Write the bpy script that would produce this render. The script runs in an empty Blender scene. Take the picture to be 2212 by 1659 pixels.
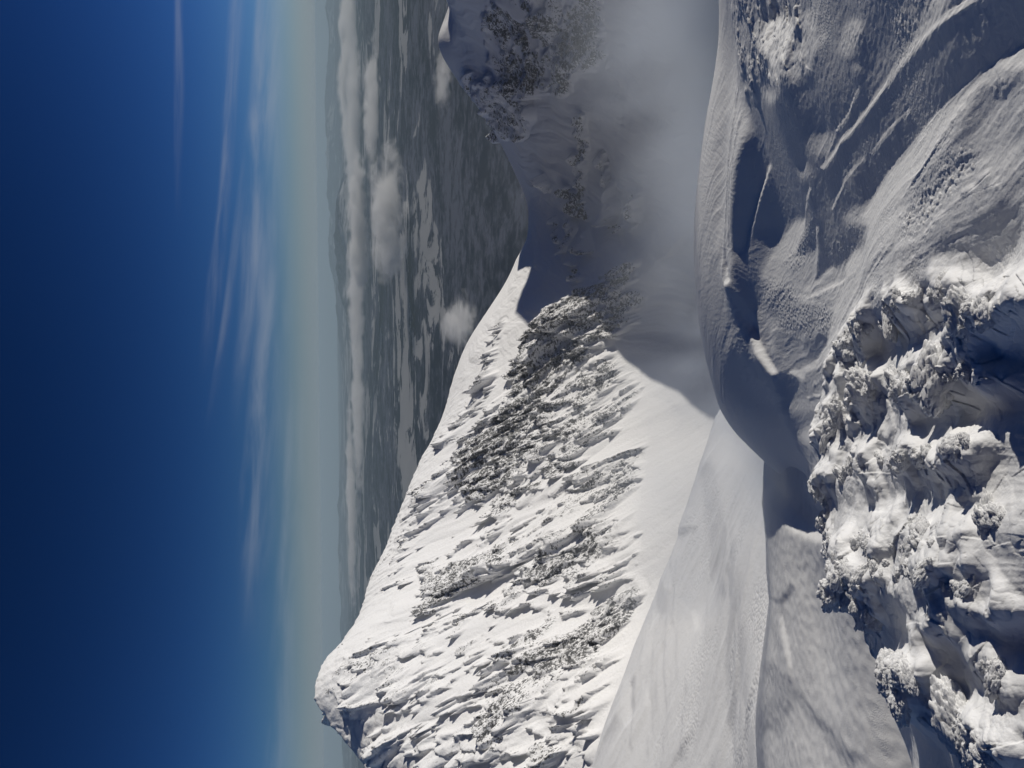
SUN_EL_DEG = 17.0
import math as _m
SUN_AZ = _m.radians(8)
SKY_PRE = 0.5
SKY_CURVE = ((2.2, .18), (1.9, .245), (1.9, .325))
SUN_E = 3.15
CIRRUS = [
 (0.098, -0.085, 0.034, 0.012, 0.05, 0.70, 0.12, 0.45, 1.0, 34.0),
 (0.142, -0.115, 0.016, 0.006, 0.10, 0.75, 0.10, 0.34, 4.0, 60.0),
 (0.176, -0.060, 0.010, 0.004, 0.28, 0.75, 0.10, 0.24, 7.0, 60.0),
 (0.076, -0.060, 0.040, 0.012, -0.22, 0.25, 0.12, 0.38, 9.0, 34.0),
 (0.128, -0.150, 0.012, 0.006, 0.00, 0.26, 0.07, 0.22, 21.0, 50.0),
 (0.040, -0.030, 0.030, 0.012, -0.55, 0.00, 0.15, 0.26, 11.0, 40.0),
 (0.055, -0.020, 0.020, 0.008, 0.05, 0.70, 0.15, 0.22, 13.0, 40.0)]
CIRRUS_COL = (3.2, 3.5, 4.1)
EXPOSURE = 0.0
VOL_BOUNCES = 3
DEBUG = False
HAZE_COL = (0.61, 0.78, 0.86)
HAZE_D = 1.4e-5
# X, Y, distance, half x, half y, half z, density, label, seed
CLOUDS = [
 (764, 20, 42000, 13000, 5000, 1000, .0024, 'long bright cloud bank just under the horizon above the shaded peak', 1),
 (762, 250, 36000, 5000, 2500, 420, .0013, 'thin bright tail of the long cloud bank', 12),
 (806, 245, 26000, 2600, 2400, 380, .0016, 'grey ragged cloud below the end of the long bright bank', 2),
 (770, 425, 25000, 1900, 1500, 330, .0022, 'small upper puff of the pair of clouds over the lowland', 3),
 (836, 425, 16500, 1250, 1300, 420, .0024, 'broad pale puffy cloud over the middle of the lowland', 4),
 (774, 548, 25000, 1700, 1500, 420, .0026, 'rounded cloud puff under the end of the blue hills', 5),
 (840, 545, 16500, 900, 1100, 400, .0022, 'lower puffy cloud directly below the rounded puff', 6),
 (768, 660, 27000, 2100, 2000, 330, .0014, 'soft fading cloud next to where the blue hills end', 7),
 (992, 700, 4200, 190, 260, 110, .006, 'small torn cloud touching the skyline of the sunlit mountain', 8),
 (957, 165, 6000, 330, 400, 70, .0035, 'thin wisp of cloud behind the summit of the shaded peak', 9),
 (772, 850, 31000, 5200, 3500, 260, .0009, 'wide grey cloud sheet low over the hazy lowland', 10),
 (758, 1080, 36000, 5500, 3000, 260, .0014, 'grey cloud layer behind the high shoulder of the sunlit mountain', 11),
]
SPIN = True
SPIN_NEAR = [(1.0, .55), (.035, 3.0)]
SPIN_FAR = [(.006, 6.0)]
import bpy, math, random, time
import numpy as np
T_START = time.time()
rng = np.random.default_rng(7)
random.seed(7)
scene = bpy.context.scene
col = scene.collection

# ------------------------------------------------------------------ camera
TAN_L = 0.68                      # tangent of half the long field of view
PITCH = math.radians(14.3)
ROLL = math.radians(0.7)
CP, SP = math.cos(PITCH), math.sin(PITCH)
CR, SR = math.cos(ROLL), math.sin(ROLL)
HX, HY = 1106.0, 829.5

def ray(X, Y):
    """direction (x, y, z) of a picture point; the photograph lies on its side"""
    X = np.asarray(X, float); Y = np.asarray(Y, float)
    a0 = (HY - Y) / HX * TAN_L
    b0 = (HX - X) / HX * TAN_L
    a = a0 * CR + b0 * SR
    b = -a0 * SR + b0 * CR
    return a, CP + SP * b, -SP + CP * b

def proj(x, y, z):
    f = CP * y - SP * z
    b = (SP * y + CP * z) / f
    a = x / f
    a0 = a * CR - b * SR
    b0 = a * SR + b * CR
    return HX - b0 * HX / TAN_L, HY - a0 * HX / TAN_L, f

def P(X, Y, d):
    a, f, u = ray(X, Y)
    return (float(a / f * d), float(d), float(u / f * d))

# ------------------------------------------------------------------ noise
def _hash(ix, iy, seed):
    h = (ix.astype(np.uint32) * np.uint32(374761393) + iy.astype(np.uint32) * np.uint32(668265263)
         + np.uint32((seed * 2246822519) & 0xFFFFFFFF))
    h = (h ^ (h >> np.uint32(13))) * np.uint32(1274126177)
    h = h ^ (h >> np.uint32(16))
    return h

def gnoise(x, y, seed=0):
    """2-D gradient noise, about -0.7 .. 0.7"""
    x = np.asarray(x, np.float32); y = np.asarray(y, np.float32)
    x0 = np.floor(x); y0 = np.floor(y)
    fx = x - x0; fy = y - y0
    ix = x0.astype(np.int32); iy = y0.astype(np.int32)
    u = fx * fx * fx * (fx * (fx * 6 - 15) + 10)
    v = fy * fy * fy * (fy * (fy * 6 - 15) + 10)
    def g(dx, dy):
        a = _hash(ix + dx, iy + dy, seed).astype(np.float32) * np.float32(2 * math.pi / 4294967296.0)
        return np.cos(a) * (fx - dx) + np.sin(a) * (fy - dy)
    n0 = g(0, 0) * (1 - u) + g(1, 0) * u
    n1 = g(0, 1) * (1 - u) + g(1, 1) * u
    return n0 * (1 - v) + n1 * v

def fbm(x, y, octaves=5, seed=0, gain=0.5, lac=2.03):
    s = 0; amp = 1.0
    for k in range(octaves):
        s = s + amp * gnoise(x, y, seed + k * 17)
        x = x * lac + 3.7; y = y * lac + 1.3
        amp *= gain
    return s

def ridged(x, y, octaves=5, seed=0, gain=0.5, lac=2.03):
    s = 0; amp = 1.0; w = 1.0
    for k in range(octaves):
        n = 1 - np.abs(gnoise(x, y, seed + k * 17)) * 2.0
        n = n * n * w
        w = np.clip(n * 1.6, 0, 1)
        s = s + amp * n
        x = x * lac + 3.7; y = y * lac + 1.3
        amp *= gain
    return s

def cells(x, y, seed=0):
    """distance to the nearest and second feature point, and the nearest one's random value"""
    x = np.asarray(x, np.float32); y = np.asarray(y, np.float32)
    x0 = np.floor(x); y0 = np.floor(y)
    ix = x0.astype(np.int32); iy = y0.astype(np.int32)
    f1 = np.full(x.shape, 9.0, np.float32); f2 = f1.copy(); val = np.zeros(x.shape, np.float32)
    for dx in (-1, 0, 1):
        for dy in (-1, 0, 1):
            h = _hash(ix + dx, iy + dy, seed)
            px = (h & np.uint32(0xFFFF)).astype(np.float32) / 65536.0
            py = (h >> np.uint32(16)).astype(np.float32) / 65536.0
            d = np.hypot(x0 + dx + px - x, y0 + dy + py - y)
            near = d < f1
            f2 = np.where(near, f1, np.minimum(f2, d))
            val = np.where(near, px, val)
            f1 = np.where(near, d, f1)
    return f1, f2, val

def sstep(a, b, x):
    t = np.clip((x - a) / (b - a), 0, 1)
    return t * t * (3 - 2 * t)

# ------------------------------------------------------------------ smooth surfaces through measured points
class Surf:
    """thin-plate surface z(x, y) through points"""
    def __init__(self, pts, smooth=0.0, scale=1.0):
        p = np.array(pts, float)
        self.c = p[:, :2] / scale
        self.scale = scale
        n = len(p)
        A = np.zeros((n + 3, n + 3))
        A[:n, :n] = self._k(np.linalg.norm(self.c[:, None] - self.c[None], axis=2))
        A[np.arange(n), np.arange(n)] += smooth
        A[:n, n] = 1; A[:n, n + 1:] = self.c
        A[n, :n] = 1; A[n + 1:, :n] = self.c.T
        b = np.zeros(n + 3); b[:n] = p[:, 2]
        self.w = np.linalg.solve(A, b)
    @staticmethod
    def _k(r):
        return np.where(r > 1e-9, r * r * np.log(np.maximum(r, 1e-9)), 0.0)
    def __call__(self, x, y):
        x = np.asarray(x, float); y = np.asarray(y, float)
        q = np.stack([x.ravel(), y.ravel()], 1) / self.scale
        out = np.empty(len(q))
        n = len(self.c)
        for i in range(0, len(q), 40000):
            s = q[i:i + 40000]
            r2 = ((s[:, None, :] - self.c[None]) ** 2).sum(2)
            k = 0.5 * r2 * np.log(np.maximum(r2, 1e-18))
            out[i:i + 40000] = k @ self.w[:n] + self.w[n] + s @ self.w[n + 1:]
        return out.reshape(x.shape)

def bilerp_axis(ax, q):
    i = np.clip(np.searchsorted(ax, q) - 1, 0, len(ax) - 2)
    return i, (q - ax[i]) / (ax[i + 1] - ax[i])

def cubic_resample(axx, axy, G, qx, qy):
    """G[iy, ix] on even axes, Catmull-Rom on the tensor grid qx x qy"""
    def wts(ax, q):
        t = (q - ax[0]) / (ax[1] - ax[0])
        i = np.clip(np.floor(t).astype(int), 1, len(ax) - 3)
        f = t - i
        W = np.stack([-.5*f+f*f-.5*f**3, 1-2.5*f*f+1.5*f**3, .5*f+2*f*f-1.5*f**3, -.5*f*f+.5*f**3])
        return i, W
    i, W = wts(axx, qx)
    R = sum(G[:, i + k - 1] * W[k][None] for k in range(4))
    i, W = wts(axy, qy)
    return sum(R[i + k - 1] * W[k][:, None] for k in range(4))

def sample_map(M, X, Y, step):
    """bilinear look-up of a map kept at 1/step of the picture"""
    fx = np.clip(X / step, 0, M.shape[1] - 1.001); fy = np.clip(Y / step, 0, M.shape[0] - 1.001)
    ix = fx.astype(int); iy = fy.astype(int); fx = fx - ix; fy = fy - iy
    return (M[iy, ix]*(1-fx)*(1-fy) + M[iy, ix+1]*fx*(1-fy) + M[iy+1, ix]*(1-fx)*fy + M[iy+1, ix+1]*fx*fy)

MSTEP = 4
MX0, MY0 = -400, -400             # the maps reach past the picture's edges
_gx, _gy = np.meshgrid(np.arange(MX0, 2212 + 400, MSTEP, dtype=np.float32), np.arange(MY0, 1659 + 400, MSTEP, dtype=np.float32))
def new_map(v=0.0):
    return np.full(_gx.shape, v, np.float32)

def stroke(M, pts, r, v, soft=1.0, op=1.0):
    """lay a soft line (or blob, or closed region when r < 0) of value v on a map"""
    if isinstance(r, (list, tuple)) or r > 0:
        d = np.full(M.shape, 1e9, np.float32)
        rs = r if isinstance(r, (list, tuple)) else [r] * len(pts)
        if len(pts) == 1:
            d = np.hypot(_gx - pts[0][0], _gy - pts[0][1]) / rs[0]
        for (a, b, ra, rb) in zip(pts[:-1], pts[1:], rs[:-1], rs[1:]):
            vx, vy = b[0] - a[0], b[1] - a[1]
            t = np.clip(((_gx - a[0]) * vx + (_gy - a[1]) * vy) / (vx * vx + vy * vy + 1e-6), 0, 1)
            d = np.minimum(d, np.hypot(_gx - a[0] - t * vx, _gy - a[1] - t * vy) / (ra + (rb - ra) * t))
        m = 1 - sstep(1 - 0.5 * soft, 1 + 0.5 * soft, d)
    else:
        inside = np.zeros(M.shape, bool); d = np.full(M.shape, 1e9, np.float32)
        for (a, b) in zip(pts, list(pts[1:]) + [pts[0]]):
            c = (a[1] > _gy) != (b[1] > _gy)
            xx = a[0] + (_gy - a[1]) * (b[0] - a[0]) / ((b[1] - a[1]) or 1e-6)
            inside ^= c & (_gx < xx)
            vx, vy = b[0] - a[0], b[1] - a[1]
            t = np.clip(((_gx - a[0]) * vx + (_gy - a[1]) * vy) / (vx * vx + vy * vy + 1e-6), 0, 1)
            d = np.minimum(d, np.hypot(_gx - a[0] - t * vx, _gy - a[1] - t * vy))
        sd = np.where(inside, -d, d)
        m = 1 - sstep(r * -0.5, -r * 0.5, sd) if False else 1 - sstep(r * 0.5, -r * 0.5, sd)
    M[...] = M + (v - M) * (m * op)

def at(M, X, Y):
    return sample_map(M, np.asarray(X) - MX0, np.asarray(Y) - MY0, MSTEP)

# ------------------------------------------------------------------ mesh building
def tag(o, label=None, cat=None, group=None, kind=None):
    if label: o['label'] = label
    if cat: o['category'] = cat
    if group: o['group'] = group
    if kind: o['kind'] = kind
    return o

def mesh_obj(name, verts, faces, mat, attrs=None, smooth=True, parent=None):
    me = bpy.data.meshes.new(name)
    verts = np.ascontiguousarray(verts, np.float32)
    faces = np.ascontiguousarray(faces, np.int32)
    k = faces.shape[1]
    me.vertices.add(len(verts)); me.vertices.foreach_set('co', verts.ravel())
    me.loops.add(faces.size); me.loops.foreach_set('vertex_index', faces.ravel())
    me.polygons.add(len(faces))
    me.polygons.foreach_set('loop_start', np.arange(0, faces.size, k, dtype=np.int32))
    me.polygons.foreach_set('loop_total', np.full(len(faces), k, np.int32))
    if smooth:
        me.polygons.foreach_set('use_smooth', np.ones(len(faces), bool))
    me.update(calc_edges=True)
    for an, av in (attrs or {}).items():
        a = me.attributes.new(an, 'FLOAT', 'POINT')
        a.data.foreach_set('value', np.ascontiguousarray(av, np.float32).ravel())
    if mat: me.materials.append(mat)
    o = bpy.data.objects.new(name, me); col.objects.link(o)
    if parent: o.parent = parent
    return o

def grid_faces(ny, nx, keep=None):
    idx = np.arange(ny * nx, dtype=np.int32).reshape(ny, nx)
    f = np.stack([idx[:-1, :-1], idx[:-1, 1:], idx[1:, 1:], idx[1:, :-1]], -1).reshape(-1, 4)
    if keep is not None: f = f[keep.ravel()]
    return f

def compact(verts, faces, attrs):
    used = np.zeros(len(verts), bool); used[faces.ravel()] = True
    re = np.cumsum(used) - 1
    return verts[used], re[faces].astype(np.int32), {k: v.ravel()[used] for k, v in attrs.items()}

# ------------------------------------------------------------------ material helpers
def new_mat(name):
    m = bpy.data.materials.new(name); m.use_nodes = True
    nt = m.node_tree; nt.nodes.clear()
    return m, nt, nt.nodes, nt.links
def nd(nodes, t, **kw):
    n = nodes.new(t)
    for k, v in kw.items():
        if k.startswith('i_'): n.inputs[k[2:].replace('_', ' ')].default_value = v
        else: setattr(n, k, v)
    return n
def math_n(nodes, links, op, a, b=None, clamp=False):
    n = nodes.new('ShaderNodeMath'); n.operation = op; n.use_clamp = clamp
    for i, v in enumerate((a, b)):
        if v is None: continue
        if isinstance(v, (int, float)): n.inputs[i].default_value = v
        else: links.new(v, n.inputs[i])
    return n.outputs[0]
def ramp(nodes, links, src, lo, hi):
    n = nodes.new('ShaderNodeMapRange'); n.interpolation_type = 'SMOOTHSTEP'
    n.inputs['From Min'].default_value = lo; n.inputs['From Max'].default_value = hi
    links.new(src, n.inputs['Value']); return n.outputs[0]
def noise_n(nodes, links, vec, scale, detail=4, rough=0.55, dist=0.0):
    n = nodes.new('ShaderNodeTexNoise')
    n.inputs['Scale'].default_value = scale; n.inputs['Detail'].default_value = detail
    n.inputs['Roughness'].default_value = rough; n.inputs['Distortion'].default_value = dist
    if vec is not None: links.new(vec, n.inputs['Vector'])
    return n.outputs['Fac']
def coord(nodes, links, scale=(1, 1, 1), rot=(0, 0, 0)):
    tc = nodes.new('ShaderNodeTexCoord'); mp = nodes.new('ShaderNodeMapping')
    mp.inputs['Scale'].default_value = scale; mp.inputs['Rotation'].default_value = rot
    links.new(tc.outputs['Object'], mp.inputs['Vector']); return mp.outputs['Vector']
def attr_n(nodes, name):
    n = nodes.new('ShaderNodeAttribute'); n.attribute_name = name; return n.outputs['Fac']
def mix_col(nodes, links, fac, a, b):
    n = nodes.new('ShaderNodeMix'); n.data_type = 'RGBA'
    ins = (n.inputs[0], n.inputs[6], n.inputs[7])
    for s, v in zip(ins, (fac, a, b)):
        if isinstance(v, (int, float)): s.default_value = v
        elif isinstance(v, tuple): s.default_value = (*v, 1)
        else: links.new(v, s)
    return n.outputs[2]

def ico(sub):
    import bmesh
    bm = bmesh.new(); bmesh.ops.create_icosphere(bm, subdivisions=sub, radius=1.0)
    v = np.array([q.co[:] for q in bm.verts]); f = np.array([[q.index for q in t.verts] for t in bm.faces]); bm.free()
    return v, f
def gnoise3(p, seed):
    return (gnoise(p[:, 0] + 5.2 * p[:, 2], p[:, 1] - 3.1 * p[:, 2] * .6, seed) + gnoise(p[:, 1] + 9.1, p[:, 2] + 2.7 + p[:, 0] * .5, seed + 1) + gnoise(p[:, 2] - 4.4, p[:, 0] + p[:, 1] * .5, seed + 2)) / 1.7

# ------------------------------------------------------------------ the cirque: far-left peak, saddle, right-hand peak, bowl floor
SUN_EL_R = math.radians(SUN_EL_DEG)
crest = [(850, 1790, 520), (790, 1659, 560), (745, 1600, 580), (722, 1570, 592), (692, 1530, 604), (680, 1490, 615), (700, 1430, 640),
         (735, 1390, 660), (800, 1250, 720), (850, 1140, 770), (880, 1060, 800), (905, 1000, 830), (975, 830, 900),
         (1000, 760, 930), (1060, 660, 935), (1115, 560, 955), (1140, 500, 985), (1140, 450, 995), (1110, 370, 990),
         (1070, 290, 985), (1000, 190, 975), (960, 130, 965), (946, 88, 960), (958, 45, 955), (972, 5, 945), (990, -45, 925)]
ARETE = 11.0
crest_w = [P(*c) for c in crest]
pts = [(a_, b_, c_ - ARETE) for a_, b_, c_ in crest_w]
bowl_c = np.array((60.0, 560.0))
for c in list(pts):                                            # behind the crest the ground drops away
    v = np.array(c[:2]) - bowl_c; v /= np.linalg.norm(v)
    for dist, drop in (((60, 42), (300, 300), (1200, 950)) if c[0] < 190 else ((60, 10), (130, 40), (330, 260), (1200, 950))):
        pts.append((c[0] + v[0] * dist, c[1] + v[1] * dist, c[2] - drop))
face = [(1350, 1490, 400), (1330, 1600, 380), (900, 1500, 535), (1100, 1500, 470), (900, 1620, 500), (1100, 1620, 440), (1000, 1300, 590), (1200, 1300, 505), (1400, 1300, 445),
        (1000, 1150, 680), (1200, 1130, 570), (1440, 1130, 470), (1450, 950, 545), (1300, 950, 605), (1150, 950, 690), (1020, 950, 775),
        (1450, 700, 640), (1300, 700, 690), (1150, 740, 800), (1120, 610, 900), (1300, 500, 780), (1200, 500, 880), (1450, 500, 655),
        (1300, 350, 770), (1200, 400, 880), (1450, 300, 610), (1450, 100, 555),
        (1280, 100, 700), (1100, 100, 830), (1000, 100, 915), (1290, 230, 720), (1180, 260, 830), (1080, 240, 930), (1115, 320, 940), (1280, 10, 660), (1100, 10, 770)]
pts += [P(*f) for f in face]
# the ridge that runs from the summit underfoot round to the right-hand peak, beyond the picture's right edge
east = [(30, 0, -14), (90, 40, -24), (150, 100, -30), (260, 220, -48), (350, 350, -82), (425, 480, -106), (470, 600, -136), (480, 690, -138), (482, 770, -130), (478, 860, -134)]
pts += east
pts += [(560, 960, -240), (620, 800, -260), (720, 640, -330), (640, 480, -260), (540, 320, -240), (430, 180, -200), (300, 40, -200), (200, -100, -190),
        (1100, 900, -800), (1000, 300, -760), (700, -300, -760), (1700, 600, -1400), (1400, 1500, -1400), (100, -900, -700), (-900, -400, -760), (-700, 100, -420), (-1500, 300, -1300)]
pts += [(240, 480, -240), (180, 380, -222), (110, 260, -170), (70, 160, -100), (320, 600, -262)]
pts += [(0, 0, -16), (0, 30, -34), (0, 70, -70), (-20, 140, -130), (-40, 260, -190), (-40, 380, -238), (-60, 60, -60), (-110, 120, -95), (-160, 220, -135), (-220, 330, -150), (-60, -60, -60), (-260, 120, -210), (-330, 330, -190), (0, -120, -90)]
massif = Surf(pts, scale=100.0)

# ribs that stand out of the far-left face, given along their crests
def seg_dist(x, y, line):
    d = np.full(x.shape, 1e9); side = np.zeros(x.shape); tt = np.zeros(x.shape)
    n = len(line) - 1
    for i, (a, b) in enumerate(zip(line[:-1], line[1:])):
        vx, vy = b[0] - a[0], b[1] - a[1]; L2 = vx * vx + vy * vy
        t = np.clip(((x - a[0]) * vx + (y - a[1]) * vy) / L2, 0, 1)
        dd = np.hypot(x - a[0] - t * vx, y - a[1] - t * vy)
        near = dd < d
        side = np.where(near, np.sign((x - a[0]) * vy - (y - a[1]) * vx), side)
        tt = np.where(near, (i + t) / n, tt)
        d = np.where(near, dd, d)
    return d, side, tt

fx_lo, fx_hi, fy_lo, fy_hi = -345.0, 545.0, 330.0, 1085.0
def axis(lo, hi, step, far_lo, far_hi, g=1.12):
    a = list(np.arange(lo, hi + step * .5, step))
    s = step
    left = []; v = lo
    while v > far_lo: s *= g; v -= s; left.append(v)
    s = step; right = []; v = a[-1]
    while v < far_hi: s *= g; v += s; right.append(v)
    return np.array(left[::-1] + a + right)
STEP = 0.75
ax = axis(fx_lo, fx_hi, STEP, -5200, 5200); ay = axis(fy_lo, fy_hi, STEP, -3500, 5600)
cxs = np.arange(-360, 564, 8.0); cys = np.arange(314, 1106, 8.0)
GX, GY = np.meshgrid(ax, ay)
Z = massif(GX[::1, ::1][:1, :1], GY[:1, :1])
inx = (ax > -352) & (ax < 548); iny = (ay > 322) & (ay < 1096)
Cg = massif(*np.meshgrid(cxs, cys))
Z = np.empty(GX.shape)
mask = iny[:, None] & inx[None, :]
Z[np.ix_(iny, inx)] = cubic_resample(cxs, cys, Cg, ax[inx], ay[iny])
Z[~mask] = massif(GX[~mask], GY[~mask])
# far out the smooth surface is held to an even mountain flank that runs under the valley floor
R = np.hypot(GX, GY - 500)
Z = np.where(R > 900, np.minimum(Z, -260 - (R - 900) * 0.62), Z)
Z = np.maximum(Z, -2600)

rock_map = new_map(0.0); relief_map = new_map(0.0)
stroke(rock_map, [(700, 1500), (800, 1320), (905, 1080), (1000, 930), (1120, 830), (1240, 740), (1330, 760), (1400, 900), (1380, 1100), (1390, 1300), (1330, 1480), (1290, 1660), (1200, 1800), (900, 1750), (760, 1600)], -40, 0.27)
# --- rock on the right-hand peak (in shade)
stroke(rock_map, [(1050, 235), (1110, 250), (1090, 160), (1180, 120), (1280, 70), (1300, 30), (1200, -40), (1080, -30), (1060, 60)], -60, 0.40)
stroke(rock_map, [(1090, 40), (1180, 60), (1280, 110)], [40, 50, 40], 0.62)
stroke(rock_map, [(1130, 160), (1200, 150), (1215, 190)], [45, 45, 20], 0.66)
stroke(rock_map, [(1085, 200), (1120, 250), (1130, 290)], [30, 34, 12], 0.62)
stroke(rock_map, [(1020, 170), (1060, 240), (1095, 290)], [14, 30, 14], 0.45)
stroke(rock_map, [(1265, -60), (1275, 60), (1270, 110)], [20, 26, 10], 0.8)
stroke(rock_map, [(1260, 250), (1262, 300), (1256, 350), (1255, 420)], [6, 13, 12, 10], 0.62)
stroke(rock_map, [(1225, 410), (1250, 440), (1268, 470)], [8, 16, 6], 0.75)
stroke(rock_map, [(1228, 450), (1240, 490), (1222, 540)], [8, 10, 4], 0.5)
stroke(rock_map, [(1330, 440), (1338, 490)], [10, 14], 0.6)
stroke(rock_map, [(1270, 500), (1276, 540)], [5, 7], 0.5)
stroke(rock_map, [(1060, 380), (1080, 350)], [10, 14], 0.35)
stroke(rock_map, [(1175, 380), (1190, 410)], [4, 6], .5); stroke(rock_map, [(1300, 330), (1318, 400), (1322, 470)], [8, 14, 8], .42); stroke(rock_map, [(1380, 420), (1375, 500)], [10, 14], .4); stroke(rock_map, [(1200, 470), (1210, 520)], [4, 6], .45)
stroke(rock_map, [(1240, 560), (1250, 600)], [4, 6], .4); stroke(rock_map, [(1060, 330), (1075, 370), (1095, 410)], [6, 9, 5], .36)
# --- the long rock rib that runs down into the shadow
stroke(rock_map, [(1130, 800), (1200, 715), (1290, 650), (1380, 590), (1405, 565)], [18, 26, 30, 24, 6], 0.62)
stroke(rock_map, [(1300, 700), (1350, 660), (1395, 640)], [40, 40, 14], 0.55)
stroke(rock_map, [(1010, 1020), (1100, 920), (1180, 830), (1260, 750)], [26, 45, 50, 30], 0.72)
stroke(rock_map, [(1040, 1050), (1130, 980), (1220, 880), (1320, 800)], [22, 40, 48, 30], 0.60)
stroke(rock_map, [(1100, 1090), (1200, 1010), (1300, 900), (1360, 840)], [20, 40, 50, 30], 0.5)
stroke(rock_map, [(1150, 1180), (1250, 1080), (1370, 960)], [16, 36, 30], 0.46)
stroke(rock_map, [(1200, 1230), (1300, 1130), (1350, 1050)], [20, 40, 22], 0.5)
stroke(rock_map, [(880, 1130), (920, 1070), (1010, 1000)], [14, 30, 26], 0.42)
stroke(rock_map, [(800, 1300), (850, 1190), (890, 1110)], [16, 32, 20], 0.36)
stroke(rock_map, [(950, 1310), (1000, 1250), (1080, 1200), (1130, 1150)], [18, 34, 26, 10], 0.56)
stroke(rock_map, [(1180, 1240), (1230, 1200), (1300, 1180)], [14, 34, 16], 0.62)
stroke(rock_map, [(1000, 1400), (1030, 1340), (1100, 1290), (1160, 1240)], [14, 30, 24, 8], 0.55)
stroke(rock_map, [(1080, 1560), (1120, 1490), (1180, 1430), (1260, 1390), (1360, 1330)], [22, 44, 30, 34, 18], 0.6)
stroke(rock_map, [(1240, 1420), (1320, 1330), (1380, 1270)], [14, 34, 18], 0.55)
stroke(rock_map, [(1160, 1380), (1200, 1340)], [14, 12], 0.5)
stroke(rock_map, [(700, 1420), (740, 1400), (790, 1330)], [16, 20, 12], 0.3)
stroke(rock_map, [(720, 1490), (770, 1450), (840, 1400), (880, 1370)], [14, 24, 20, 8], 0.36)
stroke(rock_map, [(740, 1560), (800, 1510), (880, 1440)], [12, 20, 14], 0.34)
stroke(rock_map, [(930, 1500), (960, 1470)], [14, 16], 0.4)
stroke(rock_map, [(1180, 1640), (1240, 1560), (1310, 1500)], [18, 28, 14], 0.42)
stroke(rock_map, [(980, 1620), (1010, 1590)], [12, 14], 0.35)
stroke(rock_map, [(1060, 800), (1075, 720), (1090, 690)], [8, 14, 6], 0.34)
stroke(rock_map, [(960, 960), (1010, 890), (1070, 810)], [10, 22, 12], 0.32)
stroke(rock_map, [(1060, 920), (1110, 860)], [10, 14], 0.4)

mX, mY, _f = proj(GX, GY, Z)
inview = (GY > 250)
Rk = np.where(inview, at(rock_map, mX, mY), 0.2)
# fall line on the left face runs towards +x, -y; rock grain lies along it
ca, sa = math.cos(math.radians(-52)), math.sin(math.radians(-52))
U = GX * ca + GY * sa; V = -GX * sa + GY * ca
warp = fbm(GX / 90, GY / 90, 3, 5) * 20
big = fbm((U + warp) / 72, (V + warp) / 40, 5, 11, 0.55)
mid = ridged((U + warp * .6) / 25, (V + warp) / 16, 5, 23, 0.55)
den = big * 0.55 + (mid - 0.9) * 0.22
m = sstep(0.02, 0.20, den + Rk * 1.05 - 0.38) * sstep(0.05, 0.2, Rk)
gully = fbm((U + warp) / 260, (V + warp * .5) / 42, 4, 41, 0.5)
quiet = sstep(0.0, 0.35, Rk)
far_w = sstep(1500, 700, R)
mg = sstep(-0.10, 0.12, den + Rk * 1.15 - 0.36 + 0.55 * fbm((U + warp) / 150, (V + warp) / 70, 2, 48)) * sstep(0.05, 0.2, Rk)        # where the face is broken ground at all
c1, c2, cv = cells((U + warp) / 14, (V + warp * .7) / 10, 31)
blocks = sstep(0.0, 0.6, c2 - c1) * (0.2 + cv)
bill = lambda f: 1 - np.minimum(f, 1) ** 2
d1, d2, dv = cells((U + warp) / 5.2, (V + warp * .7) / 4.6, 37)
e1, e2, ev = cells(U / 2.7, V / 2.2, 38)
lumpy = bill(d1) * (.2 + dv) * 2.4 + bill(e1) * (.2 + ev) * 0.9
buttress = np.clip(fbm((U + warp * 1.5) / 72, (V + warp) / 46, 3, 43, .42) + .02, 0, 1) * sstep(.12, .35, Rk)
ledge = np.clip(fbm((U + warp) / 36, (V + warp) / 24, 3, 44, .45), 0, .35) * mg
d_cr, s_cr, _t = seg_dist(GX, GY, [c[:2] for c in crest_w])
detail = far_w * (gully * 5.0 * (0.35 + quiet) + buttress * 30.0 + ledge * 24 + mg * (blocks * 5.0 + (lumpy * (1.0 + .8 * m) + (mid - .8) * (1.6 + 2.5 * m)) * (1 - .72 * sstep(120, 220, GX))))
flute = fbm((GX * .5 + GY * .85) / 120, (GX * .85 - GY * .5 + warp) / 14, 4, 47, .5) * sstep(.3, .05, Rk) * sstep(-60, 60, GX)
detail = detail + far_w * (flute * 2.6 + fbm(U / 9, V / 5, 4, 51) * (0.22 + 0.5 * mg) + fbm(GX / 30, GY / 30, 4, 53) * 0.7)
calm_cr = 1 - .93 * sstep(40, 10, d_cr)                         # the crest line keeps its measured height
rough_cr = .6 * sstep(70, 15, d_cr) * sstep(60, -80, GX) * far_w
Z = Z + detail * calm_cr + ARETE * np.exp(-d_cr / 24.0) + rough_cr * (bill(d1) * (.2 + dv) * 2.0 + fbm(GX / 12, GY / 12, 4, 57) * 1.6 - 1.0)
Z = Z + (1 - far_w) * (ridged(GX / 900, GY / 900, 5, 61) - 1.0) * 160 * sstep(700, 1600, R)
# cliffs lean out on the side away from the sun, shaped to throw shade
lean = np.clip(buttress * 30.0 + ledge * 24 + mg * blocks * 5.0, 0, 18) * far_w * calm_cr
GXL = GX - lean * 0.45; GYL = GY - lean * 0.15
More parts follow.
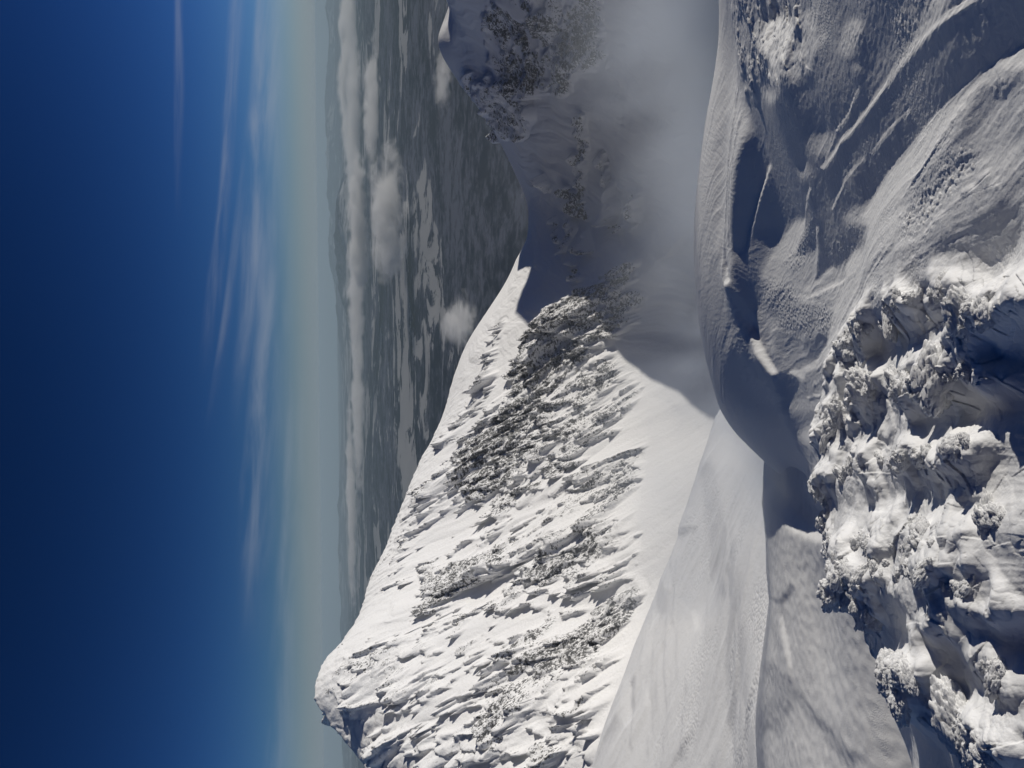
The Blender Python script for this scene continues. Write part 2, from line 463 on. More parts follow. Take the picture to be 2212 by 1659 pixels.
# unseen summit, added off the right edge to throw the shoulder's wedge of shade
Z = np.maximum(Z, -33 - 2.2 * np.maximum(0, np.abs(GY - 914) - 32) - 1.1 * np.maximum(0, np.abs(GX - 700) - 8))
rib_line = [P(1132, 800, 770)[:2], P(1195, 718, 735)[:2], P(1215, 690, 715)[:2], P(1300, 640, 690)[:2], P(1395, 575, 660)[:2]]
dr, sr, tr = seg_dist(GX, GY, rib_line)
rib_h = 26 * sstep(0.0, 0.12, tr) * (1 - 0.55 * tr)
Z = Z + rib_h * np.where(sr > 0, sstep(26, 0, dr), sstep(70, 0, dr))
if DEBUG:
    for q in ((1110, 610, 1005), (1130, 780, 800), (1210, 700, 710), (1300, 740, 670), (1400, 800, 610), (1480, 910, 540), (1530, 910, 420)):
        p_ = P(*q); print('shadow edge', q, [round(v) for v in p_], 'y', p_[1], 'w', round(p_[2] * math.cos(SUN_EL_R) - p_[0] * math.sin(SUN_EL_R)))

mt, nt, N, L = new_mat('snow_and_rock')
obc = coord(N, L)
fall_a = coord(N, L, (.55, 1.25, .8), (0, 0, math.radians(52))); fall_b = coord(N, L, (.34, 1.3, .8), (0, 0, math.radians(122)))
sxp = N.new('ShaderNodeSeparateXYZ'); L.new(obc, sxp.inputs[0])
mxv = N.new('ShaderNodeMix'); mxv.data_type = 'VECTOR'; L.new(math_n(N, L, 'GREATER_THAN', sxp.outputs[0], 165.0), mxv.inputs[0]); L.new(fall_a, mxv.inputs[4]); L.new(fall_b, mxv.inputs[5])
fall = mxv.outputs[1]
rk = attr_n(N, 'rock')
n1 = noise_n(N, L, obc, 0.13, 5, 0.6, 0.4)
n2 = noise_n(N, L, fall, 0.60, 6, 0.75)
geo = N.new('ShaderNodeNewGeometry'); sp = N.new('ShaderNodeSeparateXYZ'); L.new(geo.outputs['Normal'], sp.inputs[0])
steep = ramp(N, L, sp.outputs[2], 0.80, 0.40)
s1 = math_n(N, L, 'ADD', math_n(N, L, 'MULTIPLY', n1, 0.55), math_n(N, L, 'MULTIPLY', n2, 1.25))
s2 = math_n(N, L, 'ADD', s1, math_n(N, L, 'MULTIPLY', steep, 0.10))
s3 = math_n(N, L, 'ADD', s2, math_n(N, L, 'MULTIPLY', rk, 0.22))
bare = math_n(N, L, 'MULTIPLY', ramp(N, L, s3, 1.12, 1.18), ramp(N, L, rk, 0.05, 0.4))
rockc = mix_col(N, L, ramp(N, L, noise_n(N, L, fall, 0.9, 5, .7), .3, .7), (0.045, 0.048, 0.054), (0.20, 0.20, 0.20))
colr = mix_col(N, L, bare, (0.88, 0.88, 0.88), rockc)
bs = N.new('ShaderNodeBsdfPrincipled'); L.new(colr, bs.inputs['Base Color']); bs.inputs['Roughness'].default_value = 0.75
bs.inputs['Specular IOR Level'].default_value = 0.2
bp = N.new('ShaderNodeBump'); bp.inputs['Strength'].default_value = 0.6; bp.inputs['Distance'].default_value = 0.8
L.new(noise_n(N, L, obc, 0.5, 6, 0.6), bp.inputs['Height']); L.new(bp.outputs[0], bs.inputs['Normal'])
out = N.new('ShaderNodeOutputMaterial'); L.new(bs.outputs[0], out.inputs['Surface'])

verts = np.stack([GXL, GYL, Z], -1).reshape(-1, 3)
# the mesh is parted along the line of the saddle into the two mountains
cxm = 0.25 * (GX[:-1, :-1] + GX[1:, :-1] + GX[:-1, 1:] + GX[1:, 1:]); cym = 0.25 * (GY[:-1, :-1] + GY[1:, :-1] + GY[:-1, 1:] + GY[1:, 1:])
left_side = cxm < 60 + (cym - 560) * 0.165
for nm, kp, lab in (('mountain_left', left_side, 'sunlit rocky snow covered peak and ridge on the left of the upright view'),
                    ('mountain_right', ~left_side, 'shaded snowy peak with dark rock bands beyond the bowl')):
    v_, f_, a_ = compact(verts, grid_faces(GX.shape[0], GX.shape[1], kp), {'rock': np.maximum(m, .5 * mg) * np.clip(Rk * 1.4, 0, 1)})
    tag(mesh_obj(nm, v_, f_, mt, a_), lab, 'mountain', kind='structure')
print('mountain', GX.shape, round(time.time() - T_START, 1))
# ------------------------------------------------------------------ the lowland far below, curving away to the horizon
VALLEY = -1900.0
rr = np.geomspace(1500, 260000, 520); aa = np.radians(np.linspace(-62, 62, 760))
RR, AA = np.meshgrid(rr, aa, indexing='ij')
FX, FY = RR * np.sin(AA), RR * np.cos(AA)
FZ = VALLEY - RR ** 2 / (2 * 7.3e6)
hills_n = ridged(FX / 9000, FY / 9000, 5, 71)
AZ_ = np.degrees(AA)
def range_(r_mid, half, h, a0, a1, fade, seed, sc):
    return h * sstep(half, 0, np.abs(RR - r_mid)) * sstep(a0 - fade, a0 + fade, AZ_) * sstep(a1 + fade, a1 - fade, AZ_) * (.35 + ridged(FX / sc, FY / sc, 6, seed, .5) * .55)
FZ = FZ + sstep(5000, 30000, RR) * np.clip(fbm(FX / 14000, FY / 14000, 5, 73) + .1, 0, 1) * 260 + fbm(FX / 1500, FY / 1500, 4, 75) * 25
FZ = FZ + range_(105000, 26000, 1250, 7.5, 60, 2.5, 121, 16000) + range_(52000, 12000, 900, 5.5, 15, 2.0, 123, 9000) + range_(80000, 12000, 500, 3, 12, 3, 125, 12000) + range_(95000, 15000, 500, -40, -6, 4, 127, 9000)
gm_, nt, N, L = new_mat('lowland')
obc = coord(N, L)
big_n = noise_n(N, L, obc, 0.00012, 7, 0.6, 0.8)
mid_n = noise_n(N, L, obc, 0.0006, 7, 0.62, 1.0)
fin_n = noise_n(N, L, obc, 0.004, 6, 0.7, .4)
mixn = math_n(N, L, 'ADD', math_n(N, L, 'MULTIPLY', big_n, 0.75), math_n(N, L, 'MULTIPLY', mid_n, 0.45))
lake = ramp(N, L, math_n(N, L, 'ADD', mixn, math_n(N, L, 'MULTIPLY', fin_n, .06)), 0.665, 0.690)
clear = ramp(N, L, math_n(N, L, 'ADD', math_n(N, L, 'MULTIPLY', mid_n, 0.75), math_n(N, L, 'MULTIPLY', fin_n, 0.8)), 0.66, 0.92)
c_ = mix_col(N, L, math_n(N, L, 'MULTIPLY', clear, 0.62), (0.008, 0.013, 0.036), (0.20, 0.21, 0.28))
c_ = mix_col(N, L, lake, c_, (0.42, 0.42, 0.43))
bs = N.new('ShaderNodeBsdfDiffuse'); L.new(c_, bs.inputs['Color'])
out = N.new('ShaderNodeOutputMaterial'); L.new(bs.outputs[0], out.inputs['Surface'])
tag(mesh_obj('ground', np.stack([FX, FY, FZ], -1).reshape(-1, 3), grid_faces(*FX.shape)[:, ::-1], gm_), 'dark forest lowland with frozen lakes and snowfields far below', 'lowland', kind='structure')
# ------------------------------------------------------------------ the snow underfoot: wind-carved ridge, shelf and smooth drift slope
def zoomed(ox, oy, k):
    return lambda *p: [(ox + k * a, oy + k * b) for a, b in p]
ZA = zoomed(1512, 0, .3164); ZB = zoomed(1512, 486, .3164); ZC = zoomed(1620, 918, .2676)
ZD = zoomed(1512, 1215, .2676); ZE = zoomed(1728, 1296, .2187)

ridge_pts = [P(*c) for c in [
    (1556, -150, 6.2), (1550, 0, 7.2), (1532, 150, 8.2), (1523, 300, 9.1), (1512, 450, 9.8), (1506, 560, 10.3), (1506, 650, 10.3), (1512, 740, 10.2), (1526, 830, 9.9), (1547, 910, 9.4), (1585, 960, 8.8), (1622, 985, 8.2), (1700, 985, 6.3),
    (1650, 0, 4.35), (1650, 300, 5.1), (1640, 600, 5.7), (1640, 850, 5.9), (1700, 900, 4.9),
    (1800, -100, 2.62), (1800, 150, 2.92), (1800, 450, 3.4), (1800, 750, 3.6), (1990, -100, 1.84), (1990, 300, 2.15), (1990, 700, 2.3), (2212, -150, 1.27), (2212, 300, 1.46), (2212, 700, 1.53),
    (1775, 985, 4.2), (1760, 1080, 4.2), (1768, 1180, 3.8), (1800, 1300, 3.25), (1822, 1450, 2.95), (1868, 1659, 2.5), (1900, 1800, 2.3),
    (1880, 900, 2.95), (1900, 1100, 2.65), (1930, 1300, 2.32), (1960, 1550, 2.05), (2050, 1000, 1.98), (2100, 1300, 1.72), (2212, 1150, 1.5), (2212, 1659, 1.48), (2212, 1900, 1.5)]]
for (X, Y, d) in [(1550, 0, 7.2), (1523, 300, 9.1), (1506, 560, 10.3), (1512, 740, 10.2), (1547, 910, 9.4)]:     # over the far edge
    x, y, z = P(X, Y, d)
    ridge_pts += [(x + .1, y + 2.5, z - 2.3), (x + .6, y + 9, z - 10.5), (x + 2, y + 24, z - 30)]
for (X, Y, d, dx, dy, dz) in [(1622, 985, 8.2, -1.2, .9, -2.2), (1700, 985, 6.3, -1.0, .5, -1.3), (1775, 985, 4.2, -.9, .3, -1.2), (1760, 1080, 4.2, -.7, .5, -1.1), (1768, 1180, 3.8, -.7, .5, -1.1), (1800, 1300, 3.25, -.6, .5, -1.0),
                              (1822, 1450, 2.95, -.6, .6, -1.0), (1868, 1659, 2.5, -.6, .6, -1.0), (1900, 1800, 2.3, -.7, .5, -1.0)]:
    x, y, z = P(X, Y, d)
    ridge_pts.append((x + dx, y + dy, z + dz)); ridge_pts.append((x + 3 * dx, y + 4 * dy, z + 3.4 * dz))
ridge_pts += [(2.5, 0, -1.25), (-2.5, 0, -2.0), (0, -2.5, -1.5), (5, -2, -1.2), (9, 4, -3.2), (14, 8, -7), (-6, -3, -4.5), (6, -8, -3.2), (-6, -9, -6), (16, -8, -8), (-16, -6, -14), (-12, 4, -10), (0, -16, -9)]
ridge = Surf(ridge_pts, smooth=0.0004)

# light and dark of the wind relief; read as the slope across the light, then summed up to real heights
light = new_map(0.34)
S = lambda pts, r, v, soft=1.0, op=1.0: stroke(light, pts, r, v, soft, op)
S(ZA((150, -200), (2300, -200), (2300, 200), (1850, 720), (1540, 1000), (1240, 1300), (1030, 1500), (900, 1700), (150, 1700), (230, 1200), (320, 880), (240, 550), (250, -200)), -30, 0.085)
S(ZA((110, -100), (60, 600), (20, 1300), (0, 1700), (120, 1700), (180, 1350), (260, 1050), (320, 880), (270, 700), (240, 550), (250, 250), (230, -100)), -34, 0.54)
S(ZB((0, 0), (140, 0), (160, 250), (120, 400), (40, 420)), -10, 0.5)
S(ZA((300, 0), (500, 300), (700, 300), (780, 0)), 120, 0.2, 1.2)
S(ZA((560, 230), (620, 400), (640, 500)), [40, 22, 10], 0.7)
S(ZA((760, 140), (840, 250), (740, 440), (560, 620)), [20, 18, 22, 30], 0.4)
S(ZA((1090, 200), (1060, 320)), 24, 0.36); S(ZA((880, 1000),), 26, 0.32, 1.6); S(ZA((730, 1180),), 18, 0.28, 1.6); S(ZA((1120, 480),), 10, .3, 1.6)
S(ZA((1650, 20), (1500, 300), (1300, 560)), 40, 0.19, 1.6)
S(ZA((1760, -60), (1620, 180), (1500, 380)), [20, 26, 12], 0.36)
S(ZA((1960, 40), (1730, 250), (1450, 540), (1230, 790), (1010, 1020)), 22, 0.05, 1.2)
S(ZA((2080, -100), (1940, 0), (1700, 190), (1410, 470), (1200, 740), (1000, 960), (870, 1150)), [7, 7, 8, 7, 6, 5, 4], 0.62, .8)
S(ZA((2000, 120), (1500, 620), (1150, 1000), (950, 1300), (820, 1560)), [16, 18, 20, 16, 14], 0.13, 1.6)
S(ZA((2250, 440), (1850, 830), (1550, 1130), (1300, 1380), (1150, 1600), (1040, 1800)), [44, 46, 44, 40, 34, 34], 0.56, .4)
S(ZA((2250, 560), (2100, 620), (1980, 950), (1800, 1250), (1620, 1500), (1480, 1720)), [20, 36, 34, 30, 24, 16], 0.2, 1.1)
S(ZA((2150, 760), (2030, 960)), 20, .34, 1.4)
S(ZA((2250, 1100), (1960, 1270), (1720, 1500), (1560, 1700)), [36, 30, 26, 30], 0.46, 1.2)
S(ZA((2240, 1430), (2080, 1530), (1990, 1620)), [26, 20, 8], 0.24, 1.2)
S(ZA((2240, 1560), (2100, 1640), (1900, 1720)), 16, 0.46, 1.2)
S(ZA((760, 1300), (690, 1420), (600, 1550), (520, 1700)), [4, 8, 9, 9], 0.55, .9)
S(ZA((720, 1380), (640, 1560), (580, 1700)), [7, 9, 9], 0.15, 1.2)
S(ZA((430, 1130), (360, 1350), (300, 1520), (240, 1700)), [4, 5, 6, 6], 0.58, .8)
S(ZA((1040, 1500), (1100, 1640)), 26, .3, 1.4)
S(ZB((300, 30), (500, 60), (430, 240), (260, 520), (180, 660), (190, 450), (170, 340)), -50, 0.25)
S(ZB((900, -20), (1180, 20), (920, 250), (780, 330), (630, 420), (690, 250), (760, 50)), -24, 0.11)
S(ZB((560, 20), (460, 200), (380, 330)), 20, .42, 1.2)
S(ZB((760, 20), (680, 250), (640, 390)), [6, 7, 5], .4, 1)
S(ZB((1480, 195), (1350, 260), (1240, 420), (1180, 520)), [14, 24, 18, 8], 0.07, .9)
S(ZB((1500, -20), (1200, 260), (1000, 480), (880, 680), (760, 880)), [34, 36, 34, 26, 20], 0.5, 1)
S(ZB((1650, 150), (1380, 450), (1150, 680), (960, 950), (860, 1150)), [30, 30, 26, 24, 18], 0.45, 1)
S(ZB((640, 480), (780, 440), (950, 390), (1050, 340)), [6, 9, 8, 4], 0.62, 1)
S(ZB((520, 500), (640, 510)), 9, .6); S(ZB((600, 440), (700, 380), (820, 300)), 6, .5)
S(ZB((1700, 330), (1880, 230), (2100, 110), (2300, 20)), [10, 20, 20, 24], .5, 1.2)
S(ZB((1950, 330), (2120, 230), (2250, 190)), [10, 26, 16], .25, 1.2)
S(ZB((450, 560), (560, 640)), 36, 0.3, 1.2); S(ZB((740, 650),), 34, 0.3, 1.2)
S(ZB((600, 850), (700, 800)), [26, 18], 0.22, 1); S(ZB((420, 780),), 26, .3, 1)
S(ZB((480, 1000), (600, 950), (760, 830), (850, 700)), [8, 8, 8, 6], 0.6, 1)
S(ZB((250, 780), (290, 840)), 22, .46); S(ZB((250, 640), (310, 700)), 24, .42)
S(ZB((200, 720), (260, 860), (300, 930), (345, 1010)), [3, 5, 4, 4], 0.95, .9)
S(ZB((95, 385),), 9, 1.0, .8); S(ZB((75, 290), (85, 350)), 3, .85)
S(ZB((150, 480), (190, 620), (205, 690)), [8, 9, 5], .15)
S(ZB((120, 950), (220, 1100), (330, 1180)), [22, 34, 18], .22, 1.1)
S(ZB((120, 1250), (220, 1420), (260, 1500)), [26, 34, 16], .24, 1.1)
S(ZB((380, 1050), (420, 1060)), 12, .2); S(ZB((430, 1000), (480, 1040)), 6, .6)
S(ZB((420, 1250), (560, 1220), (700, 1150)), [14, 18, 12], .44, 1.2)
S(ZB((560, 1420), (700, 1300), (820, 1160)), [14, 18, 12], .42, 1.2); S(ZB((700, 1440), (760, 1360), (860, 1250)), [10, 14, 8], .2, 1)
# left part of the ridge: crusted with rime
S(ZB((1000, 900), (1200, 700), (1600, 400), (2300, 60), (2400, 1900), (850, 1900), (720, 1500), (900, 1150)), -60, 0.36, 1, .7)
S(ZB((1480, 780), (1650, 740), (1900, 640)), [14, 26, 20], .1); S(ZB((1280, 900), (1420, 880)), 24, .14)
S(ZB((1250, 1400), (1500, 1350), (1700, 1450)), [30, 40, 24], .06); S(ZB((1900, 1150), (2200, 1100)), 36, .1)
S(ZC((700, 640), (900, 500), (1300, 500), (1700, 540)), [14, 30, 34, 24], .05)
S(ZC((1050, 1550), (1300, 1480)), 34, .05); S(ZC((1100, 1130), (1500, 1000), (1900, 760)), [40, 46, 36], .55)
S(ZE((1000, 250), (1500, 400), (1900, 700)), 30, .06); S(ZE((700, 1200), (1000, 1500), (1100, 1700)), [50, 70, 60], .07)

def crest_line(pts, w=2.2, hi=.85, lo=.06):                 # a sharp drift edge: lit face, then its small lee shadow below it in the picture
    S(pts, w, hi, .7); S([(a + 1.1 * w, b + 1.9 * w) for a, b in pts], 1.4 * w, lo, .8, .8)
for l_ in (ZA((2150, 440), (2040, 560), (1930, 660), (1830, 860), (1720, 1080), (1600, 1270)), ZA((1800, 920), (1650, 1180), (1500, 1380)), ZA((2212, 1240), (2000, 1330), (1800, 1490), (1690, 1640)),
           ZA((2120, 1180), (1900, 1400)), ZB((1060, 320), (880, 410), (700, 470), (600, 500)), ZB((1250, 300), (1080, 500), (940, 690)), ZB((1500, 120), (1330, 330), (1180, 500)),
           ZB((900, 760), (760, 900), (600, 990)), ZB((860, 900), (720, 1030), (560, 1090)), ZB((800, 1060), (680, 1160), (520, 1180)), ZA((1560, 300), (1420, 420), (1330, 560)), ZA((1120, 620), (1040, 780), (960, 900)),
           ZA((1480, 760), (1330, 900), (1200, 1040)), ZA((1140, 1080), (1000, 1240), (900, 1420)),
           ZB((1900, 60), (1700, 180), (1560, 330)), ZB((2050, 60), (1850, 170), (1700, 260))):
    crest_line(l_, 1.8)
for l_ in (ZA((200, 300), (160, 700), (140, 1000)), ZA((250, 760), (210, 980), (190, 1200)), ZA((130, 900), (100, 1250), (70, 1500)), ZA((180, 1000), (130, 1400), (110, 1659)), ZB((60, 0), (40, 300)), ZA((190, -20), (180, 300), (140, 600))):
    crest_line(l_, 2.4, .72, .36)
crusted = new_map(0.0)
stroke(crusted, ZB((1000, 900), (1200, 700), (1600, 400), (2300, 60), (2500, 1900), (850, 2600), (720, 1500), (900, 1150)), -140, 1.0)
rough = new_map(0.12)            # pebbly frost
Rg = lambda pts, r, v: stroke(rough, pts, r, v, 1.3)
Rg(ZB((420, 500), (520, 640)), 40, 1); Rg(ZB((760, 640),), 34, 1); Rg(ZB((520, 250), (620, 120), (700, 40)), 18, .8)
Rg(ZB((400, 1060),), 14, 1); Rg(ZB((700, 1020), (760, 960)), 18, .9); Rg(ZB((150, 1050), (300, 1180)), 24, .7); Rg(ZB((120, 850),), 20, .6)
Rg(ZB((900, 150), (1050, 60)), 24, .6)
Rg(ZA((1950, 1100), (1750, 1350), (1620, 1520)), 26, .9); Rg(ZA((1450, 200), (1580, 40)), 24, .7); Rg(ZA((1080, 250),), 26, .5); Rg(ZA((700, 1560), (760, 1480)), 12, .7); Rg(ZA((2130, 600),), 20, .6)
swell = new_map(0.0)            # broad rounded swells the crust has grown on
rime = new_map(0.0)              # knobbly rime crust
def Ri(pts, r, v):
    if isinstance(r, int) and r < 0: return stroke(rime, pts, r, v)
    rs = r if isinstance(r, list) else [r] * len(pts)
    stroke(rime, pts, [q * 1.6 for q in rs], v, 1.6)
    if pts[0][0] > 1760: stroke(swell, pts, [q * 1.9 for q in rs], v, 2.0)
Ri(ZB((900, 1250), (1150, 900), (1600, 640), (2300, 330), (2600, 1900), (900, 2500), (800, 1700), (860, 1400)), -40, .30)
Ri(ZB((880, 1250), (1000, 980), (1180, 800), (1350, 660), (1560, 540), (1720, 470), (1900, 420)), [14, 22, 26, 26, 28, 26, 22], .8)
Ri(ZB((820, 1420), (920, 1380), (1120, 1180), (1320, 1060), (1520, 1100), (1720, 1050), (1960, 980), (2080, 1040)), [16, 22, 32, 30, 40, 36, 34, 24], 1.0)
Ri(ZB((2000, 760), (2100, 650), (2250, 540), (2400, 480)), [24, 34, 34, 34], .9); Ri(ZA((560, 80), (700, 200), (660, 420)), 28, .45)
Ri(ZC((520, 680), (560, 900), (600, 1150), (660, 1350), (700, 1600)), [16, 20, 26, 24, 24], .9)
Ri(ZC((640, 420), (800, 440), (900, 330), (980, 260)), [20, 24, 26, 16], .9)
Ri(ZC((1140, 250), (1250, 280), (1450, 270), (1650, 230)), [20, 34, 30, 24], 1.0); Ri(ZC((1900, 200), (2000, 130)), 26, .8)
Ri(ZC((650, 1000), (900, 1000), (1200, 930), (1500, 900), (1800, 950), (2200, 850)), [36, 40, 44, 40, 60, 50], .75)
Ri(ZC((800, 1350), (1050, 1250), (1250, 1250), (1750, 1250), (2100, 1350)), [30, 40, 40, 50, 36], .85)
Ri(ZC((830, 1530),), 34, 1); Ri(ZC((1550, 1500), (1850, 1420)), 40, .8)
Ri(ZE((940, 740), (1150, 640), (1300, 700)), 26, .9); Ri(ZE((1120, 950), (1150, 1100)), 26, .9); Ri(ZE((1550, 1250), (1800, 1250)), 28, 1); Ri(ZE((1700, 1550), (2000, 1500), (2250, 1450)), 36, .9); Ri(ZE((1900, 650), (2100, 900)), 30, .5)
Ri(ZE((330, 350), (350, 550)), 10, .8)
Ri(ZA((300, -60), (300, 250), (320, 480)), [22, 18, 12], .55); Ri(ZA((450, 0), (520, 250), (470, 420), (350, 640)), [24, 26, 20, 10], .6); Ri(ZA((640, 60), (620, 260), (560, 500)), [24, 24, 18], .5)

def heights_from_light(lmap, X, Y, pre_hx, cell, keep, win):
    """sum the wanted cross-light slope up to a relief (least squares, wide swells held back)"""
    B = (at(lmap, X, Y) * 1.65 - .28) * .66
    se, ce = math.sin(SUN_EL_R), math.cos(SUN_EL_R)
    want = (se - B * 1.12) / ce
    g = (want - pre_hx) * win
    ny, nx = g.shape
    G = np.fft.rfft2(g, s=(ny * 2, nx * 2))
    kx = np.fft.rfftfreq(nx * 2, cell) * 2 * math.pi; ky = np.fft.fftfreq(ny * 2, cell) * 2 * math.pi
    KX, KY = np.meshgrid(kx, ky)
    H = -1j * KX * G / (KX ** 2 + 0.10 * KY ** 2 + (2 * math.pi / keep) ** 2)
    return np.fft.irfft2(H, s=(ny * 2, nx * 2))[:ny, :nx]

cell = 0.0125
gx = np.arange(-4.2, 7.6, cell); gy = np.arange(0.4, 11.6, cell)
cgx = np.arange(-4.6, 8.0, .1); cgy = np.arange(0.0, 12.0, .1)
base_c = ridge(*np.meshgrid(cgx, cgy))
BZ = cubic_resample(cgx, cgy, base_c, gx, gy)
QX, QY = np.meshgrid(gx, gy)
pX, pY, _ = proj(QX, QY, BZ)
hxb = np.gradient(BZ, cell, axis=1)
win = sstep(-4.2, -3.4, QX) * sstep(7.6, 6.4, QX) * sstep(.4, 1.0, QY) * sstep(11.6, 10.8, QY) * sstep(-300, -120, pY) * sstep(2000, 1850, pY) * sstep(2500, 2350, pX)
relief = heights_from_light(light, pX, pY, np.clip(hxb, -.6, .6), cell, 8.0, win)
relief = relief * (1 - .85 * at(crusted, pX, pY))
# flow of the wind: streaks run from near right to far left and swing with the ground
def wind_detail(x, y, X, Y):
    w1 = fbm(x * .8, y * .8, 3, 81) * .5
    q = np.clip((y - 6.3) / 3, 0, 1)
    psi = x + .14 * y + 1.1 * 3 * (q ** 3 - .5 * q ** 4) + np.maximum(y - 9.3, 0) * 1.1 + w1 * .30      # one value per wind streak
    calm = sstep(-.3, .3, fbm(x * .9 + 7, y * .9, 3, 89)); calm2 = sstep(-.15, .35, fbm(x * 1.7 - 3, y * 1.1, 3, 90))
    k = 1 - .5 * sstep(5, 9, y)
    s = fbm(y * .7, psi * 4, 4, 83, .5) * .006 * (.3 + calm)
    s = s + (1 - np.abs(gnoise(y * .8, psi * 9, 84)) * 2) ** 2 * .0036 * calm2 + (1 - np.abs(gnoise(y * 1.3, psi * 23 * k, 85)) * 2) ** 2 * .0016 * calm + fbm(y * 5, psi * 50 * k, 2, 86) * .0011
    s = s * (.3 + .7 * sstep(.08, .32, at(light, X, Y)))
    s = s + fbm(x * 30, y * 30, 3, 96) * .0012 * np.minimum(1, y / 3)
    rg = at(rough, X, Y); ri = at(rime, X, Y)
    f1, f2, v1 = cells(x * 52, y * 52, 87); f3, f4, v2 = cells(x * 110, y * 110, 88)
    s = s + (rg * 0.9 + .03) * ((1 - np.minimum(f1, 1) ** 2) * (.3 + v1) * .0062 + (1 - np.minimum(f3, 1) ** 2) * .002)
    a1, a2, va = cells(x * 4.6 + w1, y * 4.6, 91); b1, b2, vb = cells(x * 11 + w1, y * 11 + w1, 92); c1, c2, vc = cells(x * 27, y * 27, 93)
    bill = lambda f: 1 - np.minimum(f, 1) ** 2
    sw = at(swell, X, Y); mod = .35 + 1.3 * sstep(-.25, .35, fbm(x * 3.1, y * 3.1, 3, 97))
    s = s + sw * (.036 + .036 * mod) + np.maximum(np.maximum(ri, .25 * sw), .42 * at(crusted, X, Y)) * (.3 + .7 * mod) * (bill(a1) * (.25 + va) * .022 + bill(b1) * (.3 + vb) * .019 + bill(c1) * (.3 + vc) * .009 + fbm(x * 12, y * 12, 3, 95) * .008)
    return s

def ridge_height(x, y):
    """full height of the ridge surface on any points"""
    z = ridge(x, y)
    X, Y, f = proj(x, y, np.minimum(z, -.3))
    ok = (x > gx[0]) & (x < gx[-1]) & (y > gy[0]) & (y < gy[-1])
    r = sample_map(relief, np.where(ok, (x - gx[0]) / cell, 0), np.where(ok, (y - gy[0]) / cell, 0), 1.0) * ok
    front = (f > .3) & (y > .3)
    Xs = np.where(front, X, 2500); Ys = np.where(front, Y, 829)
    return z + r + wind_detail(x, y, Xs, Ys)

def polar(name, surf, a_fine, n_fine, a_lim, r0, r1, nr, mat, coarse=None):
    aa = np.linspace(-a_fine, a_fine, n_fine); st = aa[1] - aa[0]
    ext = []; v = a_fine
    while v < a_lim: st *= 1.12; v += st; ext.append(min(v, a_lim))
    aa = np.concatenate([-np.array(ext[::-1]), aa, ext])
    rr = np.geomspace(r0, r1, nr)
    A, Rr = np.meshgrid(np.radians(aa), rr)
    x, y = Rr * np.sin(A), Rr * np.cos(A)
    if coarse:
        ca_ = np.concatenate([np.linspace(-a_lim, a_lim, 400)]); lr = np.linspace(math.log(r0) - .1, math.log(r1) + .1, 260)
        cA, cR = np.meshgrid(np.radians(ca_), np.exp(lr))
        cz = ridge(cR * np.sin(cA), cR * np.cos(cA))
    z = surf(x, y)
    return np.stack([x, y, z], -1).reshape(-1, 3), grid_faces(*x.shape)[:, ::-1], x, y, z

def snow_mat(name, grain=1.0, tint=(0.86, 0.865, 0.87)):
    m_, nt, N, L = new_mat(name)
    o_ = coord(N, L)
    bs = N.new('ShaderNodeBsdfPrincipled'); bs.inputs['Base Color'].default_value = (*tint, 1); bs.inputs['Roughness'].default_value = 0.6
    bs.inputs['Specular IOR Level'].default_value = 0.25
    n_a = noise_n(N, L, o_, 160.0 / grain, 3, .7); n_b = noise_n(N, L, o_, 38.0 / grain, 4, .65)
    hgt = math_n(N, L, 'ADD', math_n(N, L, 'MULTIPLY', n_a, .35), n_b)
    peb = N.new('ShaderNodeTexVoronoi'); peb.inputs['Scale'].default_value = 95.0 / grain; L.new(o_, peb.inputs['Vector'])
    gate = ramp(N, L, noise_n(N, L, o_, 2.2 / grain, 3, .6), .48, .62)
    hgt = math_n(N, L, 'SUBTRACT', hgt, math_n(N, L, 'MULTIPLY', math_n(N, L, 'MULTIPLY', peb.outputs['Distance'], gate), .9))
    bp = N.new('ShaderNodeBump'); bp.inputs['Strength'].default_value = .5; bp.inputs['Distance'].default_value = 0.004 * grain
    L.new(hgt, bp.inputs['Height']); L.new(bp.outputs[0], bs.inputs['Normal'])
    out = N.new('ShaderNodeOutputMaterial'); L.new(bs.outputs[0], out.inputs['Surface'])
    return m_
M_SNOW = snow_mat('wind_packed_snow'); M_RIME = snow_mat('rime_snow', .7)
rv, rf_, rx, ry, rz = polar('snow_ridge', ridge_height, 33.5, 960, 150, 1.0, 34.0, 1650, M_SNOW)
tag(mesh_obj('snow_ridge', rv, rf_, M_SNOW), 'wind carved snow of the ridge underfoot with drift lines and rime', 'snow', kind='structure')
print('ridge', rx.shape, round(time.time() - T_START, 1))

